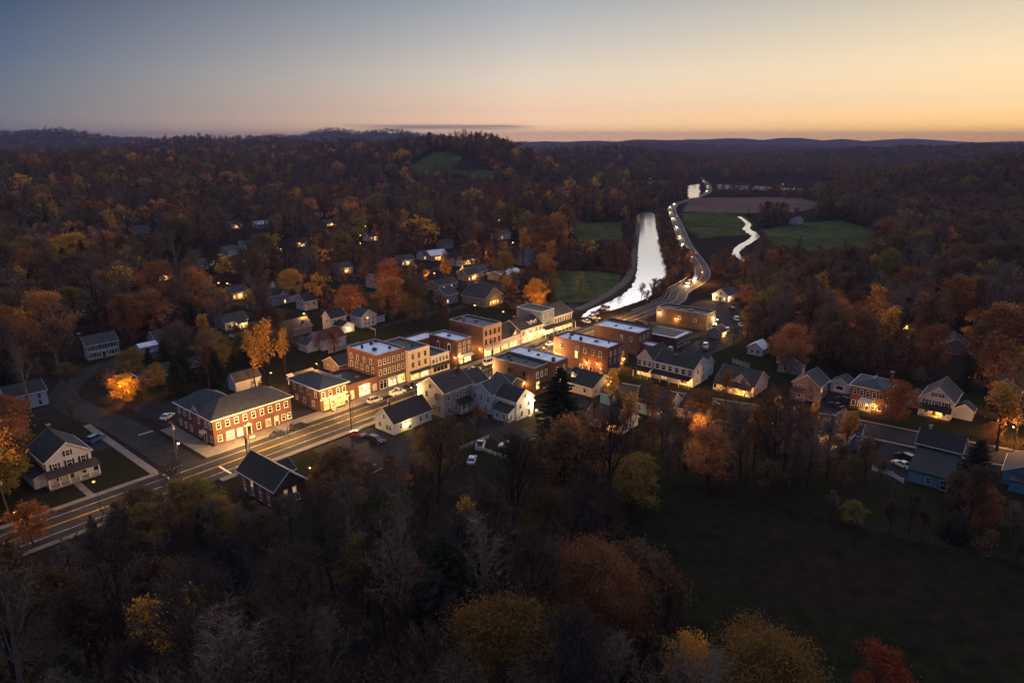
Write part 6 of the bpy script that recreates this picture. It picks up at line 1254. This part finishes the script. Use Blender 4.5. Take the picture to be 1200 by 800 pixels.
Cr=ramp([(0,srgb(250,192,146,1.9)),(.014,srgb(250,202,154,1.6)),(.04,srgb(240,202,170,1.20)),(.08,srgb(224,207,186,1.10)),(.13,srgb(192,188,184,1.05)),(.175,srgb(160,167,175,1.05)),(.22,(1.5,1.4,1.42,1)),(.34,(1.5,1.42,1.5,1)),(.5,(.8,.8,.95,1)),(.8,UP)],.8)
Rr=ramp([(0,srgb(252,180,92,2.0)),(.014,srgb(253,198,112,1.7)),(.045,srgb(250,214,162,1.20)),(.09,srgb(246,220,178,1.10)),(.14,srgb(222,206,178,1.05)),(.18,srgb(196,187,168,1.05)),(.24,(1.3,1.18,1.1,1)),(.34,(1.35,1.25,1.25,1)),(.5,(.8,.78,.9,1)),(.8,UPR)],.8)
Br=ramp([(0,srgb(70,66,82)),(.06,srgb(88,84,108)),(.15,srgb(92,98,128)),(.8,(.20,.235,.36,1))],.8)
# azimuth: 0 ahead, sine of the angle to the right
hl=N(nt,'ShaderNodeVectorMath',operation='MULTIPLY'); hl.inputs[1].default_value=(1,1,0); nt.links.new(tc.outputs['Generated'],hl.inputs[0])
nm=N(nt,'ShaderNodeVectorMath',operation='NORMALIZE'); nt.links.new(hl.outputs[0],nm.inputs[0]); sa=N(nt,'ShaderNodeSeparateXYZ'); nt.links.new(nm.outputs[0],sa.inputs[0])
def mr(src,a,b,c=0,d=1,sm_=True):
    m=N(nt,'ShaderNodeMapRange'); m.interpolation_type='SMOOTHSTEP' if sm_ else 'LINEAR'; m.inputs[1].default_value=a; m.inputs[2].default_value=b; m.inputs[3].default_value=c; m.inputs[4].default_value=d; nt.links.new(src,m.inputs[0]); return m.outputs[0]
def mix(f,a,b):
    m=N(nt,'ShaderNodeMix',data_type='RGBA'); nt.links.new(f,m.inputs[0]); nt.links.new(a,m.inputs[6]); nt.links.new(b,m.inputs[7]); return m.outputs[2]
m1=mix(mr(sa.outputs[0],-.62,.02,sm_=False),Lr,Cr); m2=mix(mr(sa.outputs[0],.0,.55,sm_=False),m1,Rr); m3=mix(mr(sa.outputs[1],.55,-.25),m2,Br)
# a thin streak of cloud low over the ridge
mp=N(nt,'ShaderNodeMapping'); mp.inputs['Scale'].default_value=(5,5,160); nt.links.new(tc.outputs['Generated'],mp.inputs[0])
cn=N(nt,'ShaderNodeTexNoise'); cn.inputs['Scale'].default_value=1.0; cn.inputs['Detail'].default_value=5; nt.links.new(mp.outputs[0],cn.inputs['Vector'])
band=N(nt,'ShaderNodeMath',operation='MULTIPLY'); nt.links.new(mr(sx.outputs[2],.0125,.0175),band.inputs[0]); nt.links.new(mr(sx.outputs[2],.0235,.0185),band.inputs[1])
b2=N(nt,'ShaderNodeMath',operation='MULTIPLY'); nt.links.new(band.outputs[0],b2.inputs[0]); 
az=N(nt,'ShaderNodeMath',operation='MULTIPLY'); nt.links.new(mr(sa.outputs[0],-.28,-.13),az.inputs[0]); nt.links.new(mr(sa.outputs[0],.05,-.02),az.inputs[1]); nt.links.new(az.outputs[0],b2.inputs[1])
b3=N(nt,'ShaderNodeMath',operation='MULTIPLY'); nt.links.new(b2.outputs[0],b3.inputs[0]); nt.links.new(mr(cn.outputs['Fac'],.32,.5,0,.9),b3.inputs[1])
cl=N(nt,'ShaderNodeRGB'); cl.outputs[0].default_value=srgb(150,128,128)
m4=mix(b3.outputs[0],m3,cl.outputs[0])
sky=N(nt,'ShaderNodeTexSky',sky_type='NISHITA'); sky.sun_disc=False; SUN_EL=R(2.0); SUN_AZ=R(38); sky.sun_elevation=SUN_EL; sky.sun_rotation=SUN_AZ; sky.altitude=150
mm=N(nt,'ShaderNodeMix',data_type='RGBA',blend_type='ADD'); mm.inputs[0].default_value=.0015; nt.links.new(m4,mm.inputs[6]); nt.links.new(sky.outputs[0],mm.inputs[7])
nt.links.new(mm.outputs[2],bg.inputs[0]); bg.inputs[1].default_value=1.0
SKY_BG=bg
sl=bpy.data.lights.new('sun','SUN'); sl.energy=.35; sl.angle=R(12); sl.color=(1,.62,.36); so=bpy.data.objects.new('sun',sl); COL.objects.link(so)
dv=Vector((math.sin(SUN_AZ)*math.cos(R(5)),math.cos(SUN_AZ)*math.cos(R(5)),math.sin(R(5)))); so.rotation_euler=dv.to_track_quat('Z','Y').to_euler(); so.location=(0,0,150)
# the evening haze
hm,hn,ho=nt_new('evening_haze'); pv=N(hn,'ShaderNodeVolumePrincipled'); pv.inputs['Color'].default_value=(.36,.36,.60,1); pv.inputs['Density'].default_value=HAZE; pv.inputs['Anisotropy'].default_value=0; hn.links.new(pv.outputs[0],ho.inputs['Volume'])
b=MB(); b.box(-12500,-600,-40,12500,14000,215,hm); hz_o=b.obj('haze'); tag(hz_o,kind='stuff')
hm.cycles.homogeneous_volume=True
cam=bpy.data.cameras.new('camera'); cam.sensor_width=36; cam.lens=24; cam.clip_start=.5; cam.clip_end=40000
co=bpy.data.objects.new('camera',cam); COL.objects.link(co); co.location=(0,0,H); co.rotation_euler=(R(90)-TH,0,0); sc.camera=co
sc.view_settings.view_transform='Standard'; sc.view_settings.look='None'; sc.view_settings.gamma=1; sc.view_settings.exposure=EXPO
sc.cycles.use_denoising=True; sc.cycles.max_bounces=5; sc.cycles.diffuse_bounces=2; sc.cycles.glossy_bounces=3; sc.cycles.transmission_bounces=2; sc.cycles.volume_bounces=0; sc.cycles.transparent_max_bounces=4; sc.cycles.sample_clamp_indirect=4; sc.cycles.use_light_tree=True; sc.cycles.caustics_reflective=False; sc.cycles.caustics_refractive=False
